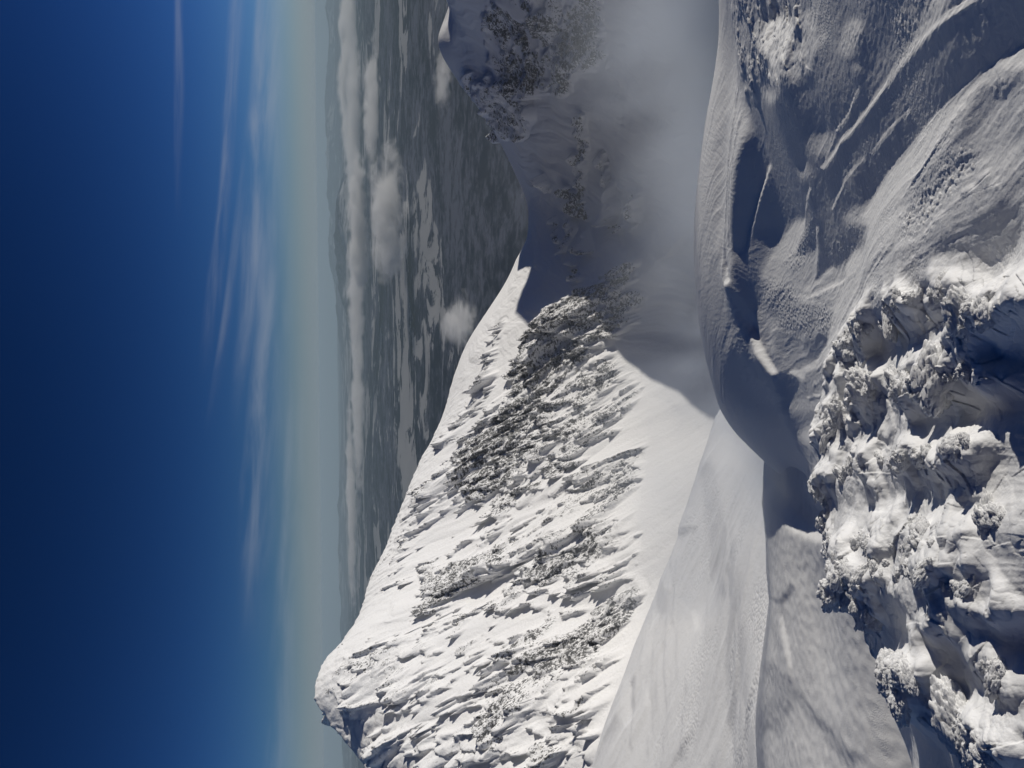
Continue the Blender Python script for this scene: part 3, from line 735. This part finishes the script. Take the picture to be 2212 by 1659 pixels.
# shelf below the rime, and the smooth drift slope beyond it
shelf_pts = [P(*c) for c in [(1620, 985, 10.5), (1640, 1060, 10.4), (1660, 1250, 9.5), (1664, 1300, 9.4), (1640, 1450, 9.8), (1640, 1660, 9.6), (1640, 1850, 9.6),
             (1700, 1050, 6.9), (1720, 1250, 6.9), (1740, 1450, 6.6), (1750, 1659, 6.2), (1800, 1300, 6.0), (1830, 1450, 5.6), (1870, 1659, 5.0), (1760, 1080, 5.3), (1690, 950, 7.4)]]
shelf_pts += [(x - 2.5, y + 3.0, z - 3.2) for x, y, z in shelf_pts[:7]] + [(x - 6, y + 12, z - 12) for x, y, z in shelf_pts[:7:2]] + [(-1.0, 3.5, -5.0), (1.5, 9, -9), (0.5, 14, -13), (-6, 1, -5.5), (-14, 4, -9)]
shelf = Surf(shelf_pts, smooth=0.002)
slope_pts = [P(*c) for c in [(1330, 1530, 48), (1290, 1659, 48), (1262, 1800, 48), (1352, 1480, 48), (1385, 1400, 48), (1420, 1300, 48), (1470, 1200, 48), (1500, 1090, 47), (1530, 950, 45), (1545, 900, 45),
             (1400, 1560, 37), (1480, 1450, 33), (1520, 1300, 35), (1560, 1150, 35), (1600, 1050, 32), (1480, 1659, 29), (1560, 1600, 25), (1600, 1450, 24), (1640, 1300, 22), (1640, 1659, 17.5), (1640, 1100, 25), (1600, 1850, 20)]]
slope_pts += [(x - 6, y + 9, z - 9) for x, y, z in slope_pts[:10]] + [(x - 16, y + 40, z - 46) for x, y, z in slope_pts[:10:3]] + [(6, 40, -36), (8, 26, -28), (-6, 10, -10), (-30, 14, -11), (-60, 30, -18), (0, 18, -17)]
slope = Surf(slope_pts, smooth=0.02)
def slope_h(x, y):
    z = slope(x, y)
    ang = math.radians(168); U = x * math.cos(ang) + y * math.sin(ang); V = -x * math.sin(ang) + y * math.cos(ang)
    w_ = fbm(x / 9, y / 9, 3, 101) * 2
    return z + fbm((U + w_) / 26, (V + w_) / 7, 3, 103, .4) * .25 + fbm(U / 8, V / 1.1, 3, 105) * .05 + ridged((U + w_) / 16, (V + w_) / 2.5, 3, 107) * .07
def shelf_h(x, y):
    z = shelf(x, y)
    ang = math.radians(95); U = x * math.cos(ang) + y * math.sin(ang); V = -x * math.sin(ang) + y * math.cos(ang)
    w_ = fbm(x / 2, y / 2, 3, 111) * .6
    return z + fbm((U + w_) / 6, (V + w_) / 1.6, 3, 113, .4) * .018 + fbm(U / 2.5, V / .22, 3, 115) * .003 + fbm(x * 9, y * 9, 3, 117) * .008
shelf_l = new_map(0.40)
S2 = lambda pts, r, v, soft=1.0, op=1.0: stroke(shelf_l, pts, r, v, soft, op)
S2([(1610, 960), (1780, 960), (1780, 1150), (1700, 1090), (1650, 1060)], -10, 0.10)
S2([(1642, 1055), (1660, 1095), (1700, 1135), (1760, 1168)], [4, 9, 12, 10], 0.98, .8)
S2([(1650, 1120), (1700, 1200), (1770, 1240)], [14, 30, 30], 0.36)
S2([(1640, 1090), (1645, 1180), (1660, 1290)], [6, 8, 8], .2)
S2([(1665, 1290), (1690, 1300), (1712, 1270)], [3, 6, 8], .12); S2([(1690, 1330), (1706, 1390), (1716, 1440)], [2.2, 3, 2], .8, .7); S2([(1672, 1340), (1690, 1400), (1700, 1440)], 6, .3)
S2([(1670, 1440), (1700, 1490), (1660, 1560), (1640, 1700)], [14, 30, 26, 26], .2); S2([(1720, 1500), (1770, 1560), (1830, 1640)], [10, 16, 18], .2)
S2([(1735, 1250), (1770, 1400), (1800, 1520)], [18, 18, 12], .46); S2([(1660, 1600), (1680, 1700)], 20, .4); S2([(1745, 1600), (1770, 1700)], 26, .44)
s_cell = .022
sx_ = np.arange(-13, 2.0, s_cell); sy_ = np.arange(3.2, 16, s_cell)
SX, SY = np.meshgrid(sx_, sy_); SZ = shelf(SX, SY); sX, sY, _ = proj(SX, SY, SZ)
s_win = sstep(-13, -11, SX) * sstep(2, 1, SX) * sstep(3.2, 4.2, SY) * sstep(16, 14, SY)
shelf_rel = heights_from_light(shelf_l, sX, sY, np.clip(np.gradient(SZ, s_cell, axis=1), -.6, .6), s_cell, 5.0, s_win) * .8
def sub_grid(name, fn, x0, x1, y0, y1, st, mat, lab):
    gx_, gy_ = np.meshgrid(np.arange(x0, x1, st), np.arange(y0, y1, st))
    z_ = fn(gx_, gy_)
    z_ = z_ + (shelf_rel if name == 'snow_shelf' else slope_rel)
    return tag(mesh_obj(name, np.stack([gx_, gy_, z_], -1).reshape(-1, 3), grid_faces(*gx_.shape), mat), lab, 'snow', kind='structure')
M_FAR = snow_mat('drift_snow', 14.0)
slope_l = new_map(0.74)
S3 = lambda pts, r, v, soft=1.0, op=1.0: stroke(slope_l, pts, r, v, soft * .6, op)
S3([(1360, 1470), (1350, 1540), (1358, 1562)], [8, 12, 9], .95, .8); S3([(1375, 1450), (1366, 1530)], 5, .4)
S3([(1415, 1330), (1402, 1400), (1365, 1465)], [10, 8, 5], .9, .9); S3([(1440, 1240), (1430, 1310)], [12, 16], .5); S3([(1455, 1130), (1470, 1150), (1500, 1140)], [5, 10, 6], .36, .8); S3([(1440, 1120), (1460, 1110), (1490, 1105)], 8, .85)
S3([(1425, 1200), (1450, 1260), (1470, 1180)], [14, 16, 10], .8); S3([(1500, 1320), (1505, 1360)], [4, 6], .92); S3([(1395, 1475), (1400, 1520)], [4, 6], .9)
S3([(1530, 1020), (1560, 1200), (1590, 1400), (1600, 1700)], [20, 26, 26, 30], .48, 1.6); S3([(1560, 1300), (1545, 1500), (1570, 1650)], [10, 14, 16], .72, 1.4); S3([(1500, 1500), (1490, 1660)], [8, 12], .74, 1.4)
for k in range(46):
    r_ = np.random.default_rng(900 + k); X_ = r_.uniform(1340, 1620); Y_ = r_.uniform(1080, 1640); l_ = r_.uniform(30, 110)
    S3([(X_, Y_), (X_ - r_.uniform(0, 14), Y_ + 2 * l_)], [r_.uniform(1, 2), r_.uniform(1.5, 3)], r_.uniform(.45, .85), 1.4, .8)
v_cell = .11
vx_ = np.arange(-75, 6, v_cell); vy_ = np.arange(13, 90, v_cell)
VX, VY = np.meshgrid(vx_, vy_); VZ = slope(VX, VY); vX, vY, _ = proj(VX, VY, VZ)
v_win = sstep(-75, -60, VX) * sstep(6, 3, VX) * sstep(13, 16, VY) * sstep(90, 75, VY)
slope_rel = heights_from_light(slope_l, vX, vY, np.clip(np.gradient(VZ, v_cell, axis=1), -.6, .6), v_cell, 16.0, v_win) * .55
sub_grid('snow_shelf', shelf_h, -13, 2.0, 3.2, 16, .022, M_SNOW, 'smooth snow shelf just below the rime crusted edge')
sub_grid('snow_slope', slope_h, -75, 6, 13, 90, .11, M_FAR, 'pale wind smoothed snow slope dropping away beside the ridge')
print('foreground', round(time.time() - T_START, 1))

# ------------------------------------------------------------------ cauliflower lumps of rime that stand up from the crust
def cells3(p, seed):
    q0 = np.floor(p).astype(np.int32); f1 = np.full(len(p), 9.0); val = np.zeros(len(p))
    for dx in (-1, 0, 1):
        for dy in (-1, 0, 1):
            for dz in (-1, 0, 1):
                c = q0 + (dx, dy, dz)
                h = _hash(c[:, 0] + c[:, 2] * 57, c[:, 1] - c[:, 2] * 131, seed); h2 = _hash(c[:, 1] + 11, c[:, 2] + c[:, 0] * 71, seed + 5)
                o = np.stack([(h & np.uint32(0xFFFF)) / 65536.0, (h >> np.uint32(16)) / 65536.0, (h2 & np.uint32(0xFFFF)) / 65536.0], 1)
                d = np.linalg.norm(c + o - p, axis=1); near = d < f1
                val = np.where(near, (h2 >> np.uint32(16)) / 65536.0, val); f1 = np.where(near, d, f1)
    return f1, val
lv, lf = ico(6)
def lump_mesh(seed):
    r = np.random.default_rng(seed); p = lv.copy()
    st = np.array([r.uniform(.8, 1.15), r.uniform(.75, 1.0), r.uniform(.75, 1.0)])
    rad = 0.72 * np.ones(len(p))
    f, v = cells3(p * 1.35 + seed * 3.1, seed); rad += np.clip(1 - f ** 2, 0, 1) * (.25 + .9 * v) * .42
    q = p * rad[:, None]
    f, v = cells3(q * 3.1 + seed * 1.7, seed + 1); rad += np.clip(1 - f ** 2, 0, 1) * (.1 + 1.1 * v ** 2) * .24
    q = p * rad[:, None]
    f, v = cells3(q * (5.0, 8.5, 8.5) + seed * 2.3, seed + 2); rad += np.clip(1 - f ** 2, 0, 1) * (.1 + 1.0 * v ** 2) * .08
    q = p * rad[:, None]
    f, v = cells3(q * (11, 19, 19) + seed * 2.9, seed + 3); rad += np.clip(1 - f ** 2, 0, 1) * v * .03
    return p * rad[:, None] * st
protos = [lump_mesh(200 + 10 * k) for k in range(5)]
def ground_hit(X, Y):
    a, f, u = ray(X, Y); t = 1.0
    for _ in range(400):
        x, y, z = a * t, f * t, u * t
        g = float(ridge(np.array([x]), np.array([y]))[0])
        if z < g: break
        t += max(.004, (z - g) * .25)
    return np.array((x, y, g))
LUMPS = []                                                     # picture point, size in picture units, row
def row(name, pts, n, lo, hi, spread):
    r = np.random.default_rng(len(name) * 7 + n)
    pts = np.array(pts, float); seg = np.r_[0, np.cumsum(np.hypot(*np.diff(pts, axis=0).T))]
    for k in range(n):
        t = (k + r.uniform(.2, .8)) / n * seg[-1]
        X = np.interp(t, seg, pts[:, 0]); Y = np.interp(t, seg, pts[:, 1])
        LUMPS.append((X + r.normal(0, spread), Y + r.normal(0, spread), r.uniform(lo, hi), name))
# ------------------------------------------------------------------ air, cloud and blown snow
def box(name, x0, x1, y0, y1, z0, z1, mat):
    v = np.array([(x, y, z) for z in (z0, z1) for y in (y0, y1) for x in (x0, x1)])
    f = np.array([(0, 2, 3, 1), (4, 5, 7, 6), (0, 1, 5, 4), (2, 6, 7, 3), (0, 4, 6, 2), (1, 3, 7, 5)])
    return mesh_obj(name, v, f, mat, smooth=False)

hm, nt, N, L = new_mat('haze')
pv = N.new('ShaderNodeVolumePrincipled'); pv.inputs['Color'].default_value = (*HAZE_COL, 1); pv.inputs['Density'].default_value = HAZE_D
pv.inputs['Anisotropy'].default_value = 0.0
out = N.new('ShaderNodeOutputMaterial'); L.new(pv.outputs[0], out.inputs['Volume'])
if HAZE_D > 0:
    tag(box('haze', -275000, 275000, -20000, 275000, -9000, 60, hm), 'thin blue haze filling the air over the lowland', 'haze', kind='stuff')

# clouds: lumpy closed bodies of vapour, thinning towards their edges
cm, nt, N, L = new_mat('cloud_vapour')
o_ = coord(N, L); oi = N.new('ShaderNodeObjectInfo')
ln = N.new('ShaderNodeVectorMath'); ln.operation = 'LENGTH'; L.new(o_, ln.inputs[0])
sc2 = N.new('ShaderNodeSeparateColor'); L.new(oi.outputs['Color'], sc2.inputs[0])
gp = N.new('ShaderNodeNewGeometry'); off = N.new('ShaderNodeVectorMath'); off.operation = 'SCALE'
L.new(gp.outputs['Position'], off.inputs[0]); L.new(math_n(N, L, 'MULTIPLY', sc2.outputs[1], .01), off.inputs['Scale'])
ad = N.new('ShaderNodeVectorMath'); ad.operation = 'MULTIPLY'; L.new(off.outputs[0], ad.inputs[0]); ad.inputs[1].default_value = (1, 1, 1.8)
nz = noise_n(N, L, ad.outputs[0], 1.0, 7, .62, .4)
t = math_n(N, L, 'ADD', math_n(N, L, 'SUBTRACT', 1.0, ln.outputs['Value']), math_n(N, L, 'MULTIPLY', math_n(N, L, 'SUBTRACT', nz, .5), 2.4))
dens = math_n(N, L, 'MULTIPLY', ramp(N, L, t, 0.2, 0.6), sc2.outputs[0])
pv = N.new('ShaderNodeVolumePrincipled'); pv.inputs['Color'].default_value = (1, .99, .97, 1); L.new(dens, pv.inputs['Density']); pv.inputs['Anisotropy'].default_value = .1
out = N.new('ShaderNodeOutputMaterial'); L.new(pv.outputs[0], out.inputs['Volume'])
cm.cycles.volume_step_rate = 0.5
iv, if_ = ico(4)
def cloud(X, Y, d, hx, hy, hz, dens_, lab, seed):
    """vapour body centred on a sight line at distance d; half sizes along x, y, z in metres"""
    k = 1.0 + 0.25 * gnoise3(iv * 1.7, seed)
    o = mesh_obj('cloud', iv * k[:, None] * 1.08, if_, cm)
    o.location = P(X, Y, d); o.scale = (hx, hy, hz); o.color = (dens_, 100.0 / (1.1 * hz + .12 * hx), 0, 1)
    return tag(o, lab, 'cloud', 'clouds over the lowland')
for c in CLOUDS: cloud(*c)

# spindrift: snow blown over the far edge of the ridge, dense where it leaves the ground
def drift_mat(name, terms, nscale, nlo, nhi, rate):
    m_, nt, N, L = new_mat(name)
    o_ = coord(N, L); sp = N.new('ShaderNodeSeparateXYZ'); L.new(o_, sp.inputs[0])
    h = math_n(N, L, 'ADD', sp.outputs[2], math_n(N, L, 'ADD', 5.0, math_n(N, L, 'MULTIPLY', math_n(N, L, 'SUBTRACT', sp.outputs[1], 10.0), .9)))
    h = math_n(N, L, 'MAXIMUM', h, 0.0)
    tot = None
    for (D, H) in terms:
        e = math_n(N, L, 'MULTIPLY', math_n(N, L, 'EXPONENT', math_n(N, L, 'MULTIPLY', h, -1.0 / H)), D)
        tot = e if tot is None else math_n(N, L, 'ADD', tot, e)
    nz = noise_n(N, L, coord(N, L, (1, .45, 1), (0, 0, .5)), nscale, 5, .65, .8)
    tot = math_n(N, L, 'MULTIPLY', tot, ramp(N, L, nz, nlo, nhi))
    return m_, N, L, sp, tot, rate
def finish(pack):
    m_, N, L, sp, tot, rate = pack
    pv = N.new('ShaderNodeVolumePrincipled'); pv.inputs['Color'].default_value = (.90, .95, 1, 1); L.new(tot, pv.inputs['Density']); pv.inputs['Anisotropy'].default_value = 0.0
    out = N.new('ShaderNodeOutputMaterial'); L.new(pv.outputs[0], out.inputs['Volume']); m_.cycles.volume_step_rate = rate
    return m_
def slab(name, x0, x1, y0, y1, lo, hi, mat, lab, n=24):
    """closed body lying along the falling slope, between lo and hi metres above it"""
    gx_, gy_ = np.meshgrid(np.linspace(x0, x1, n), np.linspace(y0, y1, n))
    base = -5 - .9 * (gy_ - 10)
    top = np.stack([gx_, gy_, base + hi(gx_, gy_)], -1).reshape(-1, 3); bot = np.stack([gx_, gy_, base + lo], -1).reshape(-1, 3)
    f = grid_faces(n, n); nb = n * n
    idx = np.arange(nb).reshape(n, n)
    rim = list(idx[0, :]) + list(idx[1:, -1]) + list(idx[-1, -2::-1]) + list(idx[-2:0, 0])
    side = np.array([(rim[i], rim[i - 1], rim[i - 1] + nb, rim[i] + nb) for i in range(len(rim))])
    fa = np.concatenate([f, f[:, ::-1] + nb, side])
    return tag(mesh_obj(name, np.concatenate([top, bot]), fa, mat, smooth=False), lab, 'blown snow', kind='stuff')
if SPIN:
    pk = drift_mat('spindrift', SPIN_NEAR, .42, .33, .70, .12)
    slab('spindrift', -3, 26, 8.5, 34, -6, lambda x, y: 5 + 0 * x, finish((pk[0], pk[1], pk[2], pk[3], math_n(pk[1], pk[2], 'MULTIPLY', pk[4], math_n(pk[1], pk[2], 'ADD', .35, math_n(pk[1], pk[2], 'MULTIPLY', ramp(pk[1], pk[2], pk[3].outputs[0], 0, 8), .9))), pk[5])), 'white spindrift streaming off the far edge of the snow ridge')
    pk = drift_mat('blowing_snow', SPIN_FAR, .045, .28, .7, .12)
    m_, N, L, sp, tot, rate = pk
    tot = math_n(N, L, 'MULTIPLY', tot, ramp(N, L, math_n(N, L, 'SUBTRACT', sp.outputs[0], math_n(N, L, 'MULTIPLY', sp.outputs[1], .05)), -22, 22))
    slab('blowing_snow', -30, 110, 34.5, 190, -30, lambda x, y: 40 + 0 * x, finish((m_, N, L, sp, tot, rate)), 'grey veil of blowing snow over the shaded bowl beyond the ridge')
ROWS = {
 'upper': ('knobbly rime lump in the ridge-top row nearest the drift lines', 'rime lumps of the row nearest the smooth drifts'),
 'second': ('white rime lump in the long row behind the wide blue shadow', 'rime lumps of the second row'),
 'third': ('rime lump of the short row standing in deep shadow', 'rime lumps of the short shadowed row'),
 'edge': ('rime lump hanging on the broken edge above the snow shelf', 'rime lumps along the edge above the shelf'),
 'field': ('low rime lump in the bright sunlit patch of crust', 'rime lumps of the sunlit patch'),
 'lower': ('rounded rime lump low on the steep side of the ridge', 'rime lumps on the steep side')}
row('upper', ZB((1130, 850), (1250, 740), (1380, 650), (1560, 540), (1720, 470), (1900, 430)), 20, 16, 34, 5)
row('second', ZB((900, 1420), (1000, 1330), (1140, 1190), (1330, 1080), (1540, 1120), (1720, 1060), (1960, 1000), (2060, 1040)), 27, 20, 46, 7)
row('second', ZB((2080, 700), (2150, 620), (2250, 560)), 7, 26, 44, 8)
row('third', ZC((1120, 250), (1250, 290), (1380, 290), (1500, 270), (1680, 230)), 14, 20, 36, 4)
row('third', ZC((820, 420), (900, 330), (960, 270)), 7, 18, 30, 5); row('third', ZC((1900, 200), (2000, 120)), 5, 24, 36, 4)
row('edge', ZC((640, 430), (560, 560), (530, 700), (560, 900), (590, 1100), (640, 1300)), 20, 12, 26, 5)
row('field', ZC((700, 1000), (900, 980), (1200, 960), (1400, 930), (1500, 860), (1750, 930)), 27, 14, 34, 16)
row('field', ZC((700, 1150), (1000, 1170), (1300, 1230), (1700, 1150), (1850, 1280), (1950, 1350)), 24, 14, 36, 14)
row('field', ZC((2050, 760), (2200, 700)), 7, 20, 40, 8)
row('lower', ZC((700, 1350), (860, 1370)), 5, 30, 44, 5); row('lower', ZC((830, 1520), (920, 1540)), 3, 40, 52, 4)
row('lower', ZE((780, 700), (930, 720), (990, 780)), 7, 22, 44, 5); row('lower', ZE((1080, 640), (1300, 720)), 8, 14, 26, 7)
row('lower', ZE((1120, 900), (1190, 960), (1140, 1080)), 7, 16, 30, 4); row('lower', ZE((1480, 1230), (1600, 1290), (1780, 1220), (1830, 1300)), 8, 26, 46, 6)
row('lower', ZE((1620, 1540), (1720, 1550), (1950, 1520), (2080, 1500)), 10, 22, 44, 8); row('lower', ZE((330, 330), (350, 480), (330, 560)), 8, 8, 16, 3)
row('lower', ZE((1880, 640), (2000, 800), (2120, 600)), 8, 16, 34, 10)
lump_me = []
for k, pv_ in enumerate(protos):
    me = bpy.data.meshes.new('rime_lump')
    me.vertices.add(len(pv_)); me.vertices.foreach_set('co', pv_.astype(np.float32).ravel())
    me.loops.add(lf.size); me.loops.foreach_set('vertex_index', lf.astype(np.int32).ravel())
    me.polygons.add(len(lf)); me.polygons.foreach_set('loop_start', np.arange(0, lf.size, 3, dtype=np.int32)); me.polygons.foreach_set('loop_total', np.full(len(lf), 3, np.int32))
    me.polygons.foreach_set('use_smooth', np.ones(len(lf), bool)); me.update(calc_edges=True); me.materials.append(M_RIME); lump_me.append(me)
rr_ = np.random.default_rng(99)
for (X, Y, s_, nm) in LUMPS:
    if not (0 - 60 < Y < 1720 and X < 2280): continue
    g = ground_hit(X, Y); dist = float(np.linalg.norm(g))
    size = s_ / HX * TAN_L * dist * .54 * float(np.exp(rr_.normal(-.1, .34)))
    zz = float(ridge_height(np.array([g[0]]), np.array([g[1]]))[0])
    o = bpy.data.objects.new('rime_lump', lump_me[int(rr_.integers(5))]); col.objects.link(o)
    o.location = (g[0], g[1], zz + size * rr_.uniform(-.55, .05))
    o.rotation_euler = (rr_.uniform(-.5, .5), rr_.uniform(-.5, .3), rr_.uniform(-.6, .6) + 3.14159 * rr_.integers(2))
    o.scale = tuple(size * rr_.uniform(.75, 1.25, 3) * (1.35, .95, .9))
    tag(o, ROWS[nm][0], 'rime lump', ROWS[nm][1])
print('lumps', len(LUMPS), round(time.time() - T_START, 1))
# ------------------------------------------------------------------ light, sky, camera
SUN_EL = math.radians(SUN_EL_DEG)
sd = bpy.data.lights.new('sun', 'SUN'); sd.energy = SUN_E; sd.angle = math.radians(0.5); sd.color = (1.0, 0.94, 0.84)
so = bpy.data.objects.new('sun', sd); col.objects.link(so)
so.rotation_euler = (0, math.pi / 2 - SUN_EL, SUN_AZ)          # the light comes from the right of the view

w = bpy.data.worlds.new('World'); scene.world = w; w.use_nodes = True
nt = w.node_tree; nt.nodes.clear(); N, L = nt.nodes, nt.links
sky = N.new('ShaderNodeTexSky'); sky.sky_type = 'NISHITA'; sky.sun_disc = False
sky.sun_elevation = SUN_EL; sky.sun_rotation = math.pi / 2 - SUN_AZ
sky.altitude = 3200; sky.air_density = 1.0; sky.dust_density = 0.6; sky.ozone_density = 2.0
sc_ = N.new('ShaderNodeVectorMath'); sc_.operation = 'SCALE'; sc_.inputs['Scale'].default_value = SKY_PRE
L.new(sky.outputs[0], sc_.inputs[0])
sepc = N.new('ShaderNodeSeparateColor'); L.new(sc_.outputs[0], sepc.inputs[0])
cmbc = N.new('ShaderNodeCombineColor')                         # thin dry mountain air: deeper, more saturated than the sea-level sky
for i, (g_, k_) in enumerate(SKY_CURVE):
    L.new(math_n(N, L, 'MULTIPLY', math_n(N, L, 'POWER', sepc.outputs[i], g_), k_), cmbc.inputs[i])
# high thin cloud: soft streaks that lie along slightly tilted bands of the sky
tc = N.new('ShaderNodeTexCoord'); sep = N.new('ShaderNodeSeparateXYZ'); L.new(tc.outputs['Generated'], sep.inputs[0])
az = math_n(N, L, 'ARCTAN2', sep.outputs[0], sep.outputs[1]); el = math_n(N, L, 'ARCSINE', sep.outputs[2])
def band(el0, k, half_lo, half_hi, az0, az1, fade, amp, seed, streak):
    """a streak whose height is el0 + k * azimuth, faded out past az0..az1"""
    t = math_n(N, L, 'SUBTRACT', math_n(N, L, 'SUBTRACT', el, el0), math_n(N, L, 'MULTIPLY', az, k))
    cv = N.new('ShaderNodeCombineXYZ'); L.new(math_n(N, L, 'MULTIPLY', az, 5.0), cv.inputs[0])
    L.new(math_n(N, L, 'MULTIPLY', t, streak), cv.inputs[1]); cv.inputs[2].default_value = seed
    nz = noise_n(N, L, cv.outputs[0], 1.0, 5, 0.55, 0.3)
    wob = math_n(N, L, 'MULTIPLY', math_n(N, L, 'SUBTRACT', noise_n(N, L, cv.outputs[0], 0.5, 2), 0.5), half_lo * 1.6)
    t2 = math_n(N, L, 'ADD', t, wob)
    up = ramp(N, L, t2, half_hi, 0.0); dn = ramp(N, L, t2, -half_lo, 0.0)
    m = math_n(N, L, 'MULTIPLY', up, dn)
    m = math_n(N, L, 'MULTIPLY', m, ramp(N, L, az, az0 - fade, az0 + fade))
    m = math_n(N, L, 'MULTIPLY', m, ramp(N, L, az, az1 + fade, az1 - fade))
    m = math_n(N, L, 'MULTIPLY', m, ramp(N, L, nz, 0.32, 0.70))
    return math_n(N, L, 'MULTIPLY', m, amp)
cir = None
for bnd in CIRRUS:
    b_ = band(*bnd)
    cir = b_ if cir is None else math_n(N, L, 'MAXIMUM', cir, b_)
low = ramp(N, L, el, 0.062, -0.012)                              # dusty air along the horizon
hz = mix_col(N, L, math_n(N, L, 'MULTIPLY', low, 0.92), cmbc.outputs[0], (1.95, 2.46, 2.95))
cl = mix_col(N, L, cir, hz, CIRRUS_COL)
bg = N.new('ShaderNodeBackground'); bg.inputs['Strength'].default_value = 0.1; L.new(cl, bg.inputs['Color'])
wo = N.new('ShaderNodeOutputWorld'); L.new(bg.outputs[0], wo.inputs['Surface'])

cd = bpy.data.cameras.new('camera'); cam = bpy.data.objects.new('camera', cd); col.objects.link(cam)
from mathutils import Matrix, Vector
def wdir(a, b, f):                                              # camera right / up / forward of the upright view to the world
    return Vector((a, CP * f + SP * b, -SP * f + CP * b))
up_ = wdir(*(SR * -0 + 0, 1, 0)); rt_ = wdir(1, 0, 0); fw_ = wdir(0, 0, 1)
# upright axes rolled, then the camera is turned on its side: picture right is down, picture up is right
a_ax = rt_ * CR - up_ * SR
b_ax = rt_ * SR + up_ * CR
cx_, cy_, cz_ = -b_ax, a_ax, -fw_
m4 = Matrix(((cx_.x, cy_.x, cz_.x, 0), (cx_.y, cy_.y, cz_.y, 0), (cx_.z, cy_.z, cz_.z, 0), (0, 0, 0, 1)))
cam.matrix_world = m4
cd.sensor_fit = 'HORIZONTAL'; cd.sensor_width = 36; cd.lens = 18 / TAN_L
cd.clip_start = 0.05; cd.clip_end = 1.0e6
scene.camera = cam
scene.view_settings.view_transform = 'Standard'; scene.view_settings.look = 'None'
scene.view_settings.exposure = EXPOSURE; scene.view_settings.gamma = 1
scene.render.engine = 'CYCLES'
cy = scene.cycles
cy.max_bounces = 6; cy.diffuse_bounces = 2; cy.glossy_bounces = 2; cy.transparent_max_bounces = 16
cy.volume_bounces = VOL_BOUNCES; cy.volume_step_rate = 1.0; cy.volume_max_steps = 256
cy.use_denoising = True
print('scene script', round(time.time() - T_START, 1), 's')
